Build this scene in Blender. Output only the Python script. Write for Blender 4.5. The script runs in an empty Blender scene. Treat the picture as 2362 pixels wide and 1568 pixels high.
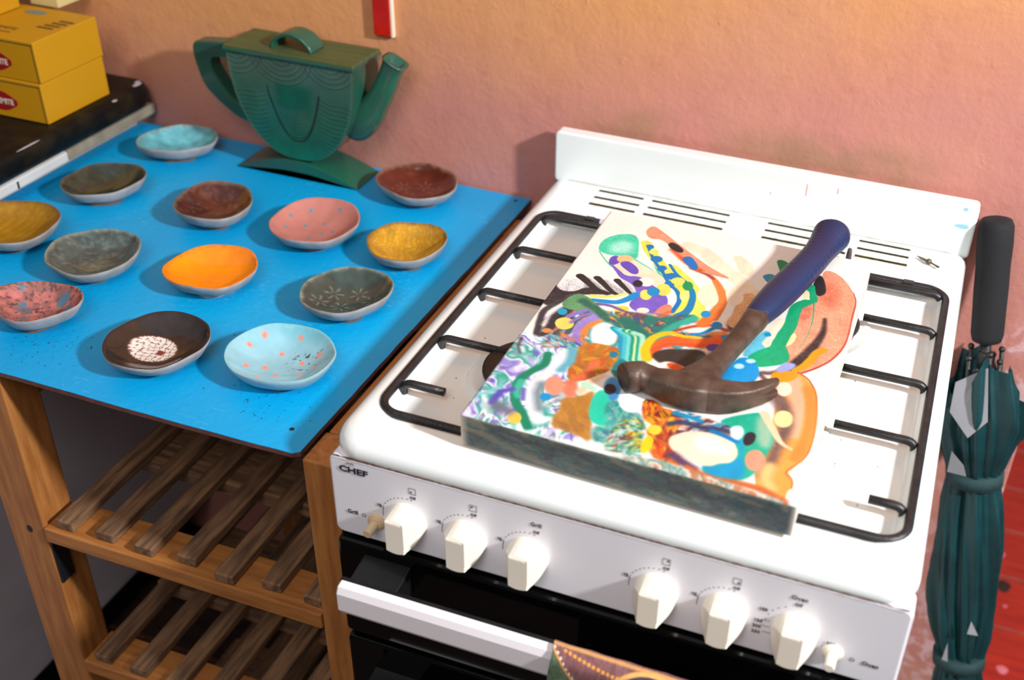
import bpy, bmesh, math, random
import numpy as np
from mathutils import Vector, Matrix
# ---------------------------------------------------------------- camera, world, light, exposure
SC = bpy.context.scene
COL = SC.collection
CAMP = {'lens': 39.7328, 'sx': -0.081928, 'sy': -0.016457, 'm': [[0.943909, -0.211507, 0.253574, 0.477996], [0.327676, 0.505116, -0.798427, -1.321451], [0.040788, 0.836733, 0.546089, 1.585415], [0.0, 0.0, 0.0, 1.0]]}
cd = bpy.data.cameras.new('camera'); cam = bpy.data.objects.new('camera', cd); COL.objects.link(cam)
cd.sensor_width = 36.0; cd.lens = CAMP['lens']; cd.shift_x = CAMP['sx']; cd.shift_y = CAMP['sy']
cd.clip_start = .02; cd.clip_end = 60
cam.matrix_world = Matrix(CAMP['m'])
cd.dof.use_dof = True; cd.dof.focus_distance = 1.20; cd.dof.aperture_fstop = 3.6
SC.camera = cam
SC.view_settings.view_transform = 'Standard'; SC.view_settings.look = 'None'
SC.view_settings.gamma = 1.0; SC.view_settings.use_curve_mapping = False
SC.view_settings.exposure = -0.22
W = bpy.data.worlds.new('world'); SC.world = W; W.use_nodes = True
nt = W.node_tree; nt.nodes.clear()
wo = nt.nodes.new('ShaderNodeOutputWorld'); wb = nt.nodes.new('ShaderNodeBackground')
tc = nt.nodes.new('ShaderNodeTexCoord'); sp = nt.nodes.new('ShaderNodeSeparateXYZ')
rp = nt.nodes.new('ShaderNodeValToRGB'); mr = nt.nodes.new('ShaderNodeMapRange')
mr.inputs[1].default_value = -1; mr.inputs[2].default_value = 1
nt.links.new(tc.outputs['Generated'], sp.inputs[0]); nt.links.new(sp.outputs[2], mr.inputs[0]); nt.links.new(mr.outputs[0], rp.inputs[0])
nt.links.new(rp.outputs[0], wb.inputs[0]); nt.links.new(wb.outputs[0], wo.inputs[0])
e = rp.color_ramp.elements
e[0].position = .30; e[0].color = (.035, .025, .02, 1)
e[1].position = 1.0; e[1].color = (.92, .90, .92, 1)
n = e.new(.54); n.color = (.20, .17, .165, 1)
wb.inputs[1].default_value = 0.56
def area(name, loc, target, size, power, color, sy=None):
    l = bpy.data.lights.new(name, 'AREA'); l.size = size; l.energy = power; l.color = color
    if sy: l.shape = 'RECTANGLE'; l.size_y = sy
    o = bpy.data.objects.new(name, l); COL.objects.link(o); o.location = loc
    o.rotation_euler = (Vector(target) - Vector(loc)).to_track_quat('-Z', 'Y').to_euler()
    return o
area('window_light', (2.02, -.92, 2.22), (.15, -.3, .9), .13, 98, (.985, .99, 1.0), .17)
area('soft_fill_light', (.3, -2.15, 2.7), (.1, -.3, .9), 1.1, 30, (1.0, .93, .90), 1.1)  # added soft fill high behind the camera, standing in for sky light

# ---------------------------------------------------------------- helpers
def lin(c, k=1.0):
    return tuple(((x/255)/12.92 if x/255 <= .04045 else ((x/255+.055)/1.055)**2.4)*k for x in c)
def mat(name, rgb, rough=.5, var=0, scale=20, bump=0, bscale=60, metal=0, coat=0, rgb2=None, spec=.5, stretch=None, det=4, attr=None, thresh=None):
    m = bpy.data.materials.new(name); m.use_nodes = True; t = m.node_tree; b = t.nodes['Principled BSDF']
    b.inputs['Roughness'].default_value = rough; b.inputs['Metallic'].default_value = metal
    b.inputs['Coat Weight'].default_value = coat; b.inputs['Coat Roughness'].default_value = .08
    b.inputs['Specular IOR Level'].default_value = spec
    c = t.nodes.new('ShaderNodeTexCoord'); mp = t.nodes.new('ShaderNodeMapping')
    t.links.new(c.outputs['Object'], mp.inputs[0])
    if stretch: mp.inputs['Scale'].default_value = stretch
    nz = t.nodes.new('ShaderNodeTexNoise'); nz.inputs['Scale'].default_value = scale; nz.inputs['Detail'].default_value = det
    t.links.new(mp.outputs[0], nz.inputs[0])
    A = lin(rgb); B = lin(rgb2) if rgb2 else tuple(x*(1-var) for x in A)
    r = t.nodes.new('ShaderNodeValToRGB'); lo, hi = thresh or (.35, .68)
    r.color_ramp.elements[0].position = lo; r.color_ramp.elements[1].position = hi
    r.color_ramp.elements[0].color = (*B, 1); r.color_ramp.elements[1].color = (*A, 1)
    t.links.new(nz.outputs[0], r.inputs[0])
    out = r.outputs[0]
    if attr:
        a = t.nodes.new('ShaderNodeAttribute'); a.attribute_name = 'Col'
        mx = t.nodes.new('ShaderNodeMix'); mx.data_type = 'RGBA'; mx.blend_type = 'MULTIPLY'; mx.inputs[0].default_value = 1
        t.links.new(a.outputs[0], mx.inputs[6]); t.links.new(out, mx.inputs[7]); out = mx.outputs[2]
    t.links.new(out, b.inputs['Base Color'])
    if bump or attr == 'bump':
        bp = t.nodes.new('ShaderNodeBump'); bp.inputs['Strength'].default_value = bump or .5; bp.inputs['Distance'].default_value = .002
        if attr == 'bump':
            t.links.new(a.outputs[0], bp.inputs['Height'])
        else:
            n2 = t.nodes.new('ShaderNodeTexNoise'); n2.inputs['Scale'].default_value = bscale; n2.inputs['Detail'].default_value = 5
            t.links.new(mp.outputs[0], n2.inputs[0]); t.links.new(n2.outputs[0], bp.inputs['Height'])
        t.links.new(bp.outputs[0], b.inputs['Normal'])
    return m
def link(name, me, m=None, parent=None, smooth=False):
    o = bpy.data.objects.new(name, me); COL.objects.link(o)
    if m is not None:
        for x in (m if isinstance(m, (list, tuple)) else [m]): me.materials.append(x)
    if parent: o.parent = parent
    if smooth:
        for p in me.polygons: p.use_smooth = True
    return o
def bmo(name, bm, m=None, parent=None, smooth=False):
    me = bpy.data.meshes.new(name); bmesh.ops.recalc_face_normals(bm, faces=bm.faces); bm.to_mesh(me); bm.free()
    return link(name, me, m, parent, smooth)
def pyo(name, V, F, m=None, parent=None, smooth=False, cols=None):
    me = bpy.data.meshes.new(name); me.from_pydata([tuple(map(float, v)) for v in V], [], F); me.update()
    if cols is not None:
        ca = me.color_attributes.new('Col', 'FLOAT_COLOR', 'POINT')
        a = np.ones((len(V), 4), np.float32); a[:, :3] = cols
        ca.data.foreach_set('color', a.ravel())
    return link(name, me, m, parent, smooth)
def thing(name, label, cat, loc=(0, 0, 0), group=None):
    o = bpy.data.objects.new(name, None); COL.objects.link(o); o.location = loc; o.empty_display_size = .05
    return tag(o, label, cat, group)
def tag(o, label, cat, group=None):
    o['label'] = label; o['category'] = cat
    if group: o['group'] = group
    return o
def settle(o):   # the children were built in world coordinates: move their meshes to the thing's frame
    off = Vector(o.location)
    seen = set()
    def rec(p):
        for ch in [x for x in bpy.data.objects if x.parent == p]:
            if ch.type == 'MESH' and ch.data.name not in seen:
                seen.add(ch.data.name); ch.data.transform(Matrix.Translation(-off))
            rec(ch)
    rec(o)
def box(bm, x0, x1, y0, y1, z0, z1, bev=0, seg=2, M=None):
    r = bmesh.ops.create_cube(bm, size=1); vs = r['verts']
    for v in vs: v.co = Vector(((x0+x1)/2+v.co.x*(x1-x0), (y0+y1)/2+v.co.y*(y1-y0), (z0+z1)/2+v.co.z*(z1-z0)))
    if bev:
        es = list({e for v in vs for e in v.link_edges})
        r2 = bmesh.ops.bevel(bm, geom=es, offset=bev, segments=seg, affect='EDGES', profile=.5)
        vs = list({v for f in r2['faces'] for v in f.verts} | {v for v in vs if v.is_valid})
    if M is not None: bmesh.ops.transform(bm, matrix=M, verts=vs)
    return vs
def prism(bm, pts, a0, a1, axis='z', bev=0):
    """polygon in the plane normal to axis, extruded from a0 to a1"""
    def co(p, a):
        return {'z': (p[0], p[1], a), 'y': (p[0], a, p[1]), 'x': (a, p[0], p[1])}[axis]
    A = [bm.verts.new(co(p, a0)) for p in pts]; B = [bm.verts.new(co(p, a1)) for p in pts]
    fs = [bm.faces.new(A[::-1]), bm.faces.new(B)]; n = len(pts)
    for i in range(n): fs.append(bm.faces.new((A[i], A[(i+1) % n], B[(i+1) % n], B[i])))
    bmesh.ops.recalc_face_normals(bm, faces=fs)
    if bev:
        es = [e for f in fs[:2] for e in f.edges]
        bmesh.ops.bevel(bm, geom=list(set(es)), offset=bev, segments=2, affect='EDGES', profile=.5)
def smoothpath(P, k=6):
    P = [np.array(p, float) for p in P]; out = []
    Q = [2*P[0]-P[1]]+P+[2*P[-1]-P[-2]]
    for i in range(1, len(Q)-2):
        for j in range(k):
            t = j/k; a, b, c, d = Q[i-1:i+3]
            out.append(.5*((2*b)+(c-a)*t+(2*a-5*b+4*c-d)*t*t+(3*b-a-3*c+d)*t**3))
    out.append(P[-1]); return out
def sweep(bm, path, secs, up=(0, 0, 1), n=16, cap=True, power=2.0):
    """path of points, secs per point = (half side, half up) ; superellipse sections"""
    rings = []; N = len(path); up = Vector(up)
    P = [Vector(p) for p in path]
    for i, p in enumerate(P):
        d = (P[min(i+1, N-1)]-P[max(i-1, 0)]).normalized(); s = d.cross(up).normalized(); u = s.cross(d).normalized()
        a, b = secs[i][:2]; pw = secs[i][2] if len(secs[i]) > 2 else power
        R = []
        for k in range(n):
            t = 2*math.pi*k/n; c, q = math.cos(t), math.sin(t)
            R.append(bm.verts.new(p+s*(a*math.copysign(abs(c)**(2/pw), c))+u*(b*math.copysign(abs(q)**(2/pw), q))))
        rings.append(R)
    for i in range(N-1):
        for k in range(n): bm.faces.new((rings[i][k], rings[i][(k+1) % n], rings[i+1][(k+1) % n], rings[i+1][k]))
    if cap: bm.faces.new(rings[0][::-1]); bm.faces.new(rings[-1])
    return rings
def tube(bm, pts, r, n=10, k=1, up=(0, 0, 1)):
    P = smoothpath(pts, k) if k > 1 else pts
    return sweep(bm, P, [(r, r)]*len(P), up, n)
def bent(pts, rad, k=5):
    """polyline with filleted corners"""
    out = [Vector(pts[0])]
    for i in range(1, len(pts)-1):
        a, b, c = map(Vector, pts[i-1:i+2]); u = (a-b).normalized(); v = (c-b).normalized()
        p0 = b+u*rad; p1 = b+v*rad
        for j in range(k+1):
            t = j/k; out.append(p0*(1-t)**2+b*2*t*(1-t)+p1*t*t)
    out.append(Vector(pts[-1])); return out
def rrect(x0, x1, y0, y1, r, n=6):
    out = []
    for cx, cy, a in ((x1-r, y1-r, 0), (x0+r, y1-r, 90), (x0+r, y0+r, 180), (x1-r, y0+r, 270)):
        for i in range(n+1):
            t = math.radians(a+90*i/n); out.append((cx+r*math.cos(t), cy+r*math.sin(t)))
    return out
def textobj(name, s, size, m, parent, origin, xdir=(1, 0, 0), ydir=(0, 0, 1), xs=1.0, align='LEFT', bold=0, depth=.0002):
    cu = bpy.data.curves.new(name, 'FONT'); cu.body = s; cu.size = size; cu.align_x = align; cu.offset = bold; cu.extrude = depth; cu.resolution_u = 2
    o = bpy.data.objects.new('tmp', cu); COL.objects.link(o)
    dg = bpy.context.evaluated_depsgraph_get(); me = bpy.data.meshes.new_from_object(o.evaluated_get(dg)); bpy.data.objects.remove(o)
    X = Vector(xdir).normalized(); Y = Vector(ydir).normalized(); Z = X.cross(Y)
    Mx = Matrix(((X.x*xs, Y.x, Z.x, origin[0]), (X.y*xs, Y.y, Z.y, origin[1]), (X.z*xs, Y.z, Z.z, origin[2]), (0, 0, 0, 1)))
    me.transform(Mx)
    return link(name, me, m, parent) if parent is not None or name else me
# numpy value noise
RNG = np.random.RandomState(7); NT = RNG.rand(8, 256, 256)
def vn(x, y, s=0):
    T = NT[s % 8]; xi = np.floor(x).astype(int); yi = np.floor(y).astype(int); fx = x-xi; fy = y-yi
    fx = fx*fx*(3-2*fx); fy = fy*fy*(3-2*fy); a = xi & 255; b = yi & 255; a1 = (xi+1) & 255; b1 = (yi+1) & 255
    return (T[a, b]*(1-fx)+T[a1, b]*fx)*(1-fy)+(T[a, b1]*(1-fx)+T[a1, b1]*fx)*fy
def fbm(x, y, s=0, o=4):
    r = 0; k = .5
    for i in range(o): r = r+k*vn(x*2**i+13*i, y*2**i+7*i, s+i); k /= 2
    return r/(1-.5**o)
def chaikin(P, it=2):
    P = np.array(P, float)
    for _ in range(it):
        Q = np.roll(P, -1, 0); P = np.stack([.75*P+.25*Q, .25*P+.75*Q], 1).reshape(-1, 2)
    return P
def segdist(X, Y, P, closed):
    D = np.full(X.shape, 1e9); Tt = np.zeros(X.shape); n = len(P); m = n if closed else n-1
    for i in range(m):
        a = P[i]; b = P[(i+1) % n]; d = b-a; L = d@d+1e-9
        t = np.clip(((X-a[0])*d[0]+(Y-a[1])*d[1])/L, 0, 1); q = np.hypot(X-a[0]-t*d[0], Y-a[1]-t*d[1])
        w = q < D; D = np.where(w, q, D); Tt = np.where(w, (i+t)/m, Tt)
    return D, Tt
def inside(X, Y, P):
    I = np.zeros(X.shape, bool); n = len(P); j = n-1
    for i in range(n):
        xi, yi = P[i]; xj, yj = P[j]
        if yi != yj:
            I ^= ((yi > Y) != (yj > Y)) & (X < (xj-xi)*(Y-yi)/(yj-yi)+xi)
        j = i
    return I
def paint(X, Y, img, ops):
    """X,Y coordinate grids, img HxWx3 in sRGB 0..255"""
    for op in ops:
        k, col, pts = op[0], op[1], op[2]
        if k == 's': soft, grain = op[5], op[6]; pad = max(op[3], op[4])+soft*2+2; P = np.array(smoothpath(pts, 5))
        elif k == 'p': soft, grain = op[3], op[4]; pad = soft*2+2; P = chaikin(pts)
        else: soft, grain = op[5], 0; pad = soft*2+2; P = chaikin(pts, 1)
        b = (X > P[:, 0].min()-pad) & (X < P[:, 0].max()+pad) & (Y > P[:, 1].min()-pad) & (Y < P[:, 1].max()+pad)
        if not b.any(): continue
        r = np.where(b.any(1))[0]; c = np.where(b.any(0))[0]; sl = (slice(r[0], r[-1]+1), slice(c[0], c[-1]+1))
        x = X[sl]; y = Y[sl]
        wob = (fbm(x/26, y/26, 3)-.5)*7
        if k == 's':
            D, t = segdist(x, y, P, False); hw = op[3]+(op[4]-op[3])*t; sd = D-hw+wob*min(1, op[3]/14)*.5
        else:
            D, t = segdist(x, y, P, True); sd = np.where(inside(x, y, P), -D, D)+wob*.35-(3 if k == 'p' else 0)
        a = np.clip(.5-sd/(2*soft), 0, 1); a = a*a*(3-2*a)
        if k == 'm':
            f, ang, seed = op[3], op[4], op[6]; pal = np.array(col, float)
            u = (x*math.cos(ang)+y*math.sin(ang))/1000*f; v = (-x*math.sin(ang)+y*math.cos(ang))/1000*f
            wx = fbm(u*.9, v*.9, seed)*4; wy = fbm(u*.9+9, v*.9+5, seed+1)*4
            q = fbm(u*.7+wx*.7, v*1.5+wy*.7, seed+2, 3)*len(pal)*1.2 % len(pal)
            i0 = np.floor(q).astype(int) % len(pal); fr = np.clip((q-np.floor(q)-.15)/.85, 0, 1)[..., None]
            C = pal[i0]*(1-fr)+pal[(i0+1) % len(pal)]*fr
            rg_ = np.random.RandomState(seed*7); wdt = P[:, 0].max()-P[:, 0].min(); hgt = P[:, 1].max()-P[:, 1].min(); unit = 300/f
            C = np.array(C)
            for _k in range(int(min(130, 30+wdt*hgt/unit**2*5))):
                cx, cy = P[:, 0].min()+wdt*rg_.rand(), P[:, 1].min()+hgt*rg_.rand()
                th = ang+3.2*(float(fbm(np.array([[cx/220.]]), np.array([[cy/220.]]), seed)[0, 0])-.5)*2+rg_.randn()*.25
                ln_ = unit*(.5+1.3*rg_.rand()); wd_ = unit*(.10+.22*rg_.rand()); bend = rg_.randn()*.5
                q0 = np.array([cx, cy]); dd = np.array([math.cos(th), math.sin(th)]); nn = np.array([-dd[1], dd[0]])
                pp_ = [q0-dd*ln_/2+nn*bend*ln_*.25, q0, q0+dd*ln_/2+nn*bend*ln_*.25]
                bb = (x > q0[0]-ln_-wd_) & (x < q0[0]+ln_+wd_) & (y > q0[1]-ln_-wd_) & (y < q0[1]+ln_+wd_)
                if not bb.any(): continue
                rr0 = np.where(bb.any(1))[0]; cc0 = np.where(bb.any(0))[0]; s2 = (slice(rr0[0], rr0[-1]+1), slice(cc0[0], cc0[-1]+1))
                D2, t2 = segdist(x[s2], y[s2], np.array(smoothpath(pp_, 4)), False)
                a2 = np.clip(.5-(D2-wd_*np.sin(np.pi*np.clip(t2, .08, .92)))/(wd_*.5), 0, 1)*(.55+.45*rg_.rand()); a2 = a2*(.75+.5*(vn(x[s2]/5, y[s2]/5, 1)-.5))
                C[s2] = C[s2]*(1-a2[..., None])+pal[rg_.randint(len(pal))]*a2[..., None]
        else:
            C = np.array(col, float)[None, None, :]
            if grain:
                g = (vn(x/2.2, y/2.2, 5)-.5)*grain*1.6+(fbm(x/40, y/40, 6)-.5)*grain; C = C*(1+g[..., None])+255*np.clip(g, 0, 1)[..., None]*.5
            # brush variation
            C = C*(1+((fbm(x/30, y/90, 2)-.5)*.12)[..., None])
        img[sl] = img[sl]*(1-a[..., None])+np.clip(C, 0, 255)*a[..., None]
    return img
def tolin(img, k=.8):
    c = np.clip(img/255, 0, 1); return np.where(c <= .04045, c/12.92, ((c+.055)/1.055)**2.4)*k
def gridfaces(nu, nv):
    i = np.arange(nu-1)[:, None]*nv+np.arange(nv-1)[None, :]
    return np.stack([i, i+nv, i+nv+1, i+1], -1).reshape(-1, 4).tolist()

# ---------------------------------------------------------------- materials
WHITE = mat('stove_enamel', (232, 238, 236), .22, .03, 6, coat=.3)
WHITE2 = mat('stove_panel', (234, 233, 240), .35, .02, 5)
IRON = mat('black_iron', (38, 36, 38), .42, .5, 60, .3, 300)
DARK = mat('dark_slot', (30, 26, 12), .8, .5, 90)
BLACKG = mat('black_glass', (5, 5, 6), .08, .2, 30, coat=0, spec=.35)
BLACKP = mat('black_plastic', (16, 16, 18), .45, .3, 200)
CREAM = mat('cream_plastic', (238, 230, 214), .4, .02, 10)
CREAM2 = mat('aged_cream_plastic', (214, 188, 150), .5, .1, 60)
HANDLEW = mat('handle_white', (226, 220, 224), .4, .03, 10)
INK = mat('print_ink', (58, 52, 66), .6, .1, 50)
INKD = mat('logo_ink', (40, 30, 52), .5, .1, 50)
RUST = mat('rust_line', (130, 82, 62), .8, .4, 200)
STEEL = mat('aged_steel', (98, 80, 70), .46, .35, 60, .25, 500, metal=.35, rgb2=(74, 56, 48))
GRIP = mat('blue_rubber', (18, 40, 82), .45, .2, 30, .12, 600, rgb2=(28, 34, 74))

# ---------------------------------------------------------------- the setting
def wallmat():
    m = bpy.data.materials.new('colour_washed_plaster'); m.use_nodes = True; t = m.node_tree; b = t.nodes['Principled BSDF']
    N = t.nodes.new; L = t.links.new
    b.inputs['Roughness'].default_value = .62; b.inputs['Specular IOR Level'].default_value = .35
    c = N('ShaderNodeTexCoord'); s = N('ShaderNodeSeparateXYZ'); L(c.outputs['Object'], s.inputs[0])
    def noise(sc, d=4, dist=0):
        n = N('ShaderNodeTexNoise'); n.inputs['Scale'].default_value = sc; n.inputs['Detail'].default_value = d; n.inputs['Distortion'].default_value = dist
        L(c.outputs['Object'], n.inputs[0]); return n.outputs[0]
    def math_(op, a, b_):
        n = N('ShaderNodeMath'); n.operation = op
        for i, v in enumerate((a, b_)):
            if isinstance(v, (int, float)): n.inputs[i].default_value = v
            else: L(v, n.inputs[i])
        return n.outputs[0]
    def mr(v, a, b_, c0=0, c1=1):
        n = N('ShaderNodeMapRange'); n.interpolation_type = 'SMOOTHSTEP'
        for i, q in enumerate((a, b_, c0, c1)): n.inputs[i+1].default_value = q
        L(v, n.inputs[0]); return n.outputs[0]
    def mix(f, a, b_, bl='MIX'):
        n = N('ShaderNodeMix'); n.data_type = 'RGBA'; n.blend_type = bl
        if isinstance(f, (int, float)): n.inputs[0].default_value = f
        else: L(f, n.inputs[0])
        for i, v in ((6, a), (7, b_)):
            if isinstance(v, tuple): n.inputs[i].default_value = (*lin(v), 1)
            else: L(v, n.inputs[i])
        return n.outputs[2]
    h = math_('ADD', s.outputs[2], math_('MULTIPLY', math_('SUBTRACT', noise(3.2, 3, .6), .5), .22))
    h = math_('SUBTRACT', h, math_('MULTIPLY', s.outputs[0], .19))
    col = mix(mr(h, .96, 1.20), (196, 130, 119), (216, 151, 97))
    col = mix(mr(noise(5, 4), .45, .75, 0, .35), col, (212, 156, 120))
    col = mix(mr(noise(38, 5), .52, .8, 0, .30), col, (182, 110, 84))
    # olive grime band just above the cooker's splashback
    band = math_('MULTIPLY', mr(s.outputs[2], .965, .99), mr(s.outputs[2], 1.045, 1.0))
    band = math_('MULTIPLY', band, math_('MULTIPLY', mr(s.outputs[0], -.02, .1), mr(s.outputs[0], .54, .42)))
    band = math_('MULTIPLY', band, mr(noise(9, 5, 1), .35, .65, 0, .6))
    col = mix(band, col, (146, 120, 84))
    # pale scuffs low on the wall's corner
    lo = math_('MULTIPLY', mr(s.outputs[0], .56, .62), mr(s.outputs[2], .86, .78))
    lo = math_('MULTIPLY', lo, mr(noise(30, 5, 1), .48, .62, 0, .7))
    col = mix(lo, col, (226, 190, 192))
    L(col, b.inputs['Base Color'])
    v = N('ShaderNodeTexVoronoi'); v.feature = 'DISTANCE_TO_EDGE'; v.inputs['Scale'].default_value = 9
    L(c.outputs['Object'], v.inputs[0])
    cr = math_('MULTIPLY', math_('MULTIPLY', mr(v.outputs[0], .0, .012, 1, 0), mr(noise(4, 2), .56, .60)), mr(s.outputs[0], .40, .46))
    hg = math_('ADD', math_('MULTIPLY', noise(26, 6), .8), math_('MULTIPLY', noise(130, 4), .25))
    hg = math_('ADD', hg, math_('MULTIPLY', mr(noise(44, 2), .66, .76), .16))
    hg = math_('SUBTRACT', hg, math_('MULTIPLY', cr, .9))
    col = mix(math_('MULTIPLY', cr, .35), col, (150, 100, 60)); L(col, b.inputs['Base Color'])
    bp = N('ShaderNodeBump'); bp.inputs['Strength'].default_value = .62; bp.inputs['Distance'].default_value = .0034
    L(hg, bp.inputs['Height']); L(bp.outputs[0], b.inputs['Normal'])
    return m
bm = bmesh.new(); box(bm, -1.7, .664, 0, .14, 0, 2.4, .003)
o = bmo('wall_back', bm, wallmat()); o['kind'] = 'structure'
def floormat():
    m = mat('red_painted_boards', (176, 38, 14), .38, .3, 9, .25, 60, rgb2=(150, 26, 10), stretch=(1, 6, 1))
    return m
FLOOR = floormat(); SEAM = mat('board_seam', (120, 60, 22), .7, .5, 60, rgb2=(60, 30, 16))
bm = bmesh.new(); ys = [-2.4+.14*i for i in range(13)]+[-.55, -.41, -.27, -.13, .02, .17, .311, .450, .588, .728, .868, 1.008, 1.15, 1.30]
for a, b in zip(ys[:-1], ys[1:]):
    if a > 0: box(bm, -1.9, 1.8, a+.0016, b-.0016, -.03, 0, .0015, 1)
o = bmo('floor', bm, FLOOR); o['kind'] = 'structure'
bm = bmesh.new()
for a, b in zip(ys[:-1], ys[1:]):
    if a < 0: box(bm, -1.9, 1.8, a+.0016, b-.0016, -.03, 0, .0015, 1)
o = bmo('kitchen_boards', bm, mat('dark_old_boards', (54, 36, 26), .6, .4, 9, .25, 60, rgb2=(34, 22, 16), stretch=(1, 6, 1)), o)
bm = bmesh.new(); box(bm, -1.9, 1.8, -2.4, 1.3, -.05, -.0012)
o = bmo('seam_filler', bm, SEAM, bpy.data.objects['floor'])
# paint drips and a knot on the boards
PD = mat('pink_paint', (214, 110, 118), .6, .1, 60); KN = mat('dark_knot', (48, 22, 10), .7, .4, 60)
def drop(x, y, z, r, name, m, parent=None, sx=1):
    bm = bmesh.new(); V = [bm.verts.new((x+sx*r*math.cos(t)*(1+.15*math.sin(3*t)), y+r*math.sin(t), z)) for t in [i*.42 for i in range(15)]]
    c = bm.verts.new((x, y, z+.0008))
    for i in range(15): bm.faces.new((V[i], V[(i+1) % 15], c))
    bmesh.ops.recalc_face_normals(bm, faces=bm.faces)
    o = bmo(name, bm, m, parent); return o
fl = bpy.data.objects['floor']
for x, y, r in ((.765, .511, .010), (.781, .21, .010), (.78, .37, .004)): drop(x, y, .0003, r, 'paint_drip', PD, fl)
drop(.775, .423, .0003, .017, 'wood_knot', KN, fl, .8)

# ---------------------------------------------------------------- gas cooker
st = thing('gas_cooker', 'white freestanding gas cooker with six cream knobs and black doors', 'cooker', (.27, -.32, 0))
TOP = .92
# body
bm = bmesh.new(); box(bm, .003, .537, -.60, -.012, .06, .9015, .003); bmo('body', bm, WHITE, st)
bm = bmesh.new()
for x in (.04, .50):
    for y in (-.56, -.05): bmesh.ops.create_cone(bm, cap_ends=True, segments=14, radius1=.018, radius2=.015, depth=.06, matrix=Matrix.Translation((x, y, .03)))
bm.free()
for x in (.04, .50):
    for y in (-.56, -.05):
        bm = bmesh.new(); bmesh.ops.create_cone(bm, cap_ends=True, segments=14, radius1=.018, radius2=.015, depth=.06, matrix=Matrix.Translation((x, y, .03))); bmo('foot', bm, BLACKP, st)
# hob plate: nested rounded rectangles
rings = [((.004, .536, -.618, -.012), .024, .885), ((.001, .539, -.6225, -.009), .030, .8995), ((0, .54, -.623, -.0085), .030, .903), ((.0005, .5395, -.6215, -.0085), .030, .909),
         ((.003, .537, -.617, -.010), .028, .9145), ((.007, .533, -.610, -.013), .026, .9178), ((.012, .528, -.602, -.018), .024, .9195), ((.017, .523, -.594, -.022), .022, .92),
         ((.0185, .5215, -.580, -.118), .030, .92), ((.0205, .5195, -.5775, -.121), .030, .9192), ((.0235, .5165, -.574, -.125), .029, .9150), ((.0285, .5115, -.569, -.131), .026, .9075), ((.034, .506, -.563, -.137), .022, .9058),
         ((.20, .34, -.40, -.30), .02, .9068)]
V = []; F = []; n = 28
for (x0, x1, y0, y1), r, z in rings: V += [(x, y, z) for x, y in rrect(x0, x1, y0, y1, r)]
for i in range(len(rings)-1):
    for k in range(n): F.append((i*n+k, i*n+(k+1) % n, (i+1)*n+(k+1) % n, (i+1)*n+k))
F.append(tuple(range((len(rings)-1)*n, len(rings)*n))); F.append(tuple(range(n))[::-1])
hob = pyo('hob_plate', V, F, [WHITE, DARK], st)
bm = bmesh.new(); bm.from_mesh(hob.data); bmesh.ops.recalc_face_normals(bm, faces=bm.faces); bm.to_mesh(hob.data); bm.free()
# vent slots cut into the plate
slots = [(a, b) for a, b in ((.068, .130), (.141, .245), (.294, .398), (.409, .472))]
bm = bmesh.new()
for a, b in slots:
    for y in (-.0455, -.0655, -.0855): prism(bm, rrect(a, b, y-.0021, y+.0021, .002, 3), .908, .93)
me = bpy.data.meshes.new('cut'); bm.to_mesh(me); bm.free(); cut = link('cut', me, [WHITE, DARK], st)
for p in me.polygons: p.material_index = 1
md = hob.modifiers.new('b', 'BOOLEAN'); md.object = cut; md.operation = 'DIFFERENCE'; md.solver = 'EXACT'
bpy.context.view_layer.update(); dg = bpy.context.evaluated_depsgraph_get(); nm = bpy.data.meshes.new_from_object(hob.evaluated_get(dg))
hob.modifiers.clear(); hob.data = nm; bpy.data.objects.remove(cut)
for p in hob.data.polygons: p.use_smooth = p.material_index == 0 and len(p.vertices) == 4
# grime rims around slots
GR = mat('baked_grease', (150, 128, 60), .7, .5, 160, rgb2=(96, 80, 30))
def strip(bm, P, w, z, seed=0):
    rr = random.Random(seed); prev = None
    for p in P:
        a = bm.verts.new((p[0], p[1]-w*(.4+.6*rr.random()), z)); b = bm.verts.new((p[0], p[1]+w*(.4+.6*rr.random()), z))
        if prev: bm.faces.new((prev[0], a, b, prev[1]))
        prev = (a, b)
bm = bmesh.new(); q = 0
for a, b in slots:
    for y in (-.0455, -.0655, -.0855):
        q += 1
        for s_ in (-1, 1):
            strip(bm, [(a+(b-a)*i/24, y+s_*.0025) for i in range(25)], .0006 if y > -.08 else .0010, .92025, q*3+s_)
strip(bm, [(.02+.5*i/60, -.0335) for i in range(61)], .0009, .92025, 99)
bmo('grease_line', bm, GR, st)['label'] = 'brown grease along the vents and the splashback joint'
# splashback
bm = bmesh.new(); P = rrect(0, .54, .915, .9865, .006, 4); prism(bm, P, -.032, -.012, 'y', .0025); bmo('splashback', bm, WHITE, st)
mk = [(.455, .974, 40), (.372, .970, 12), (.395, .972, 10)]
OP = mat('orange_paint', (220, 140, 110), .6)
for x, z, l in ((.334, .968, .016), (.372, .974, .007), (.29, .955, .004)):
    bm = bmesh.new(); box(bm, x, x+.0008, -.0323, -.0318, z-l/2, z+l/2); bmo('orange_paint_run', bm, OP, st)
bm = bmesh.new(); prism(bm, chaikin([(.512, .958), (.528, .962), (.534, .958), (.527, .954)]).tolist(), -.0323, -.0318, 'y'); bmo('blue_paint_smudge', bm, mat('pale_blue_paint', (150, 205, 222), .6), st)
bm = bmesh.new(); prism(bm, chaikin([(.521, .981), (.525, .984), (.528, .980), (.524, .978)]).tolist(), -.0323, -.0318, 'y')
bmo('blue_paint_smudge', bm, mat('pale_blue_paint', (150, 205, 222), .6), st)
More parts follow.
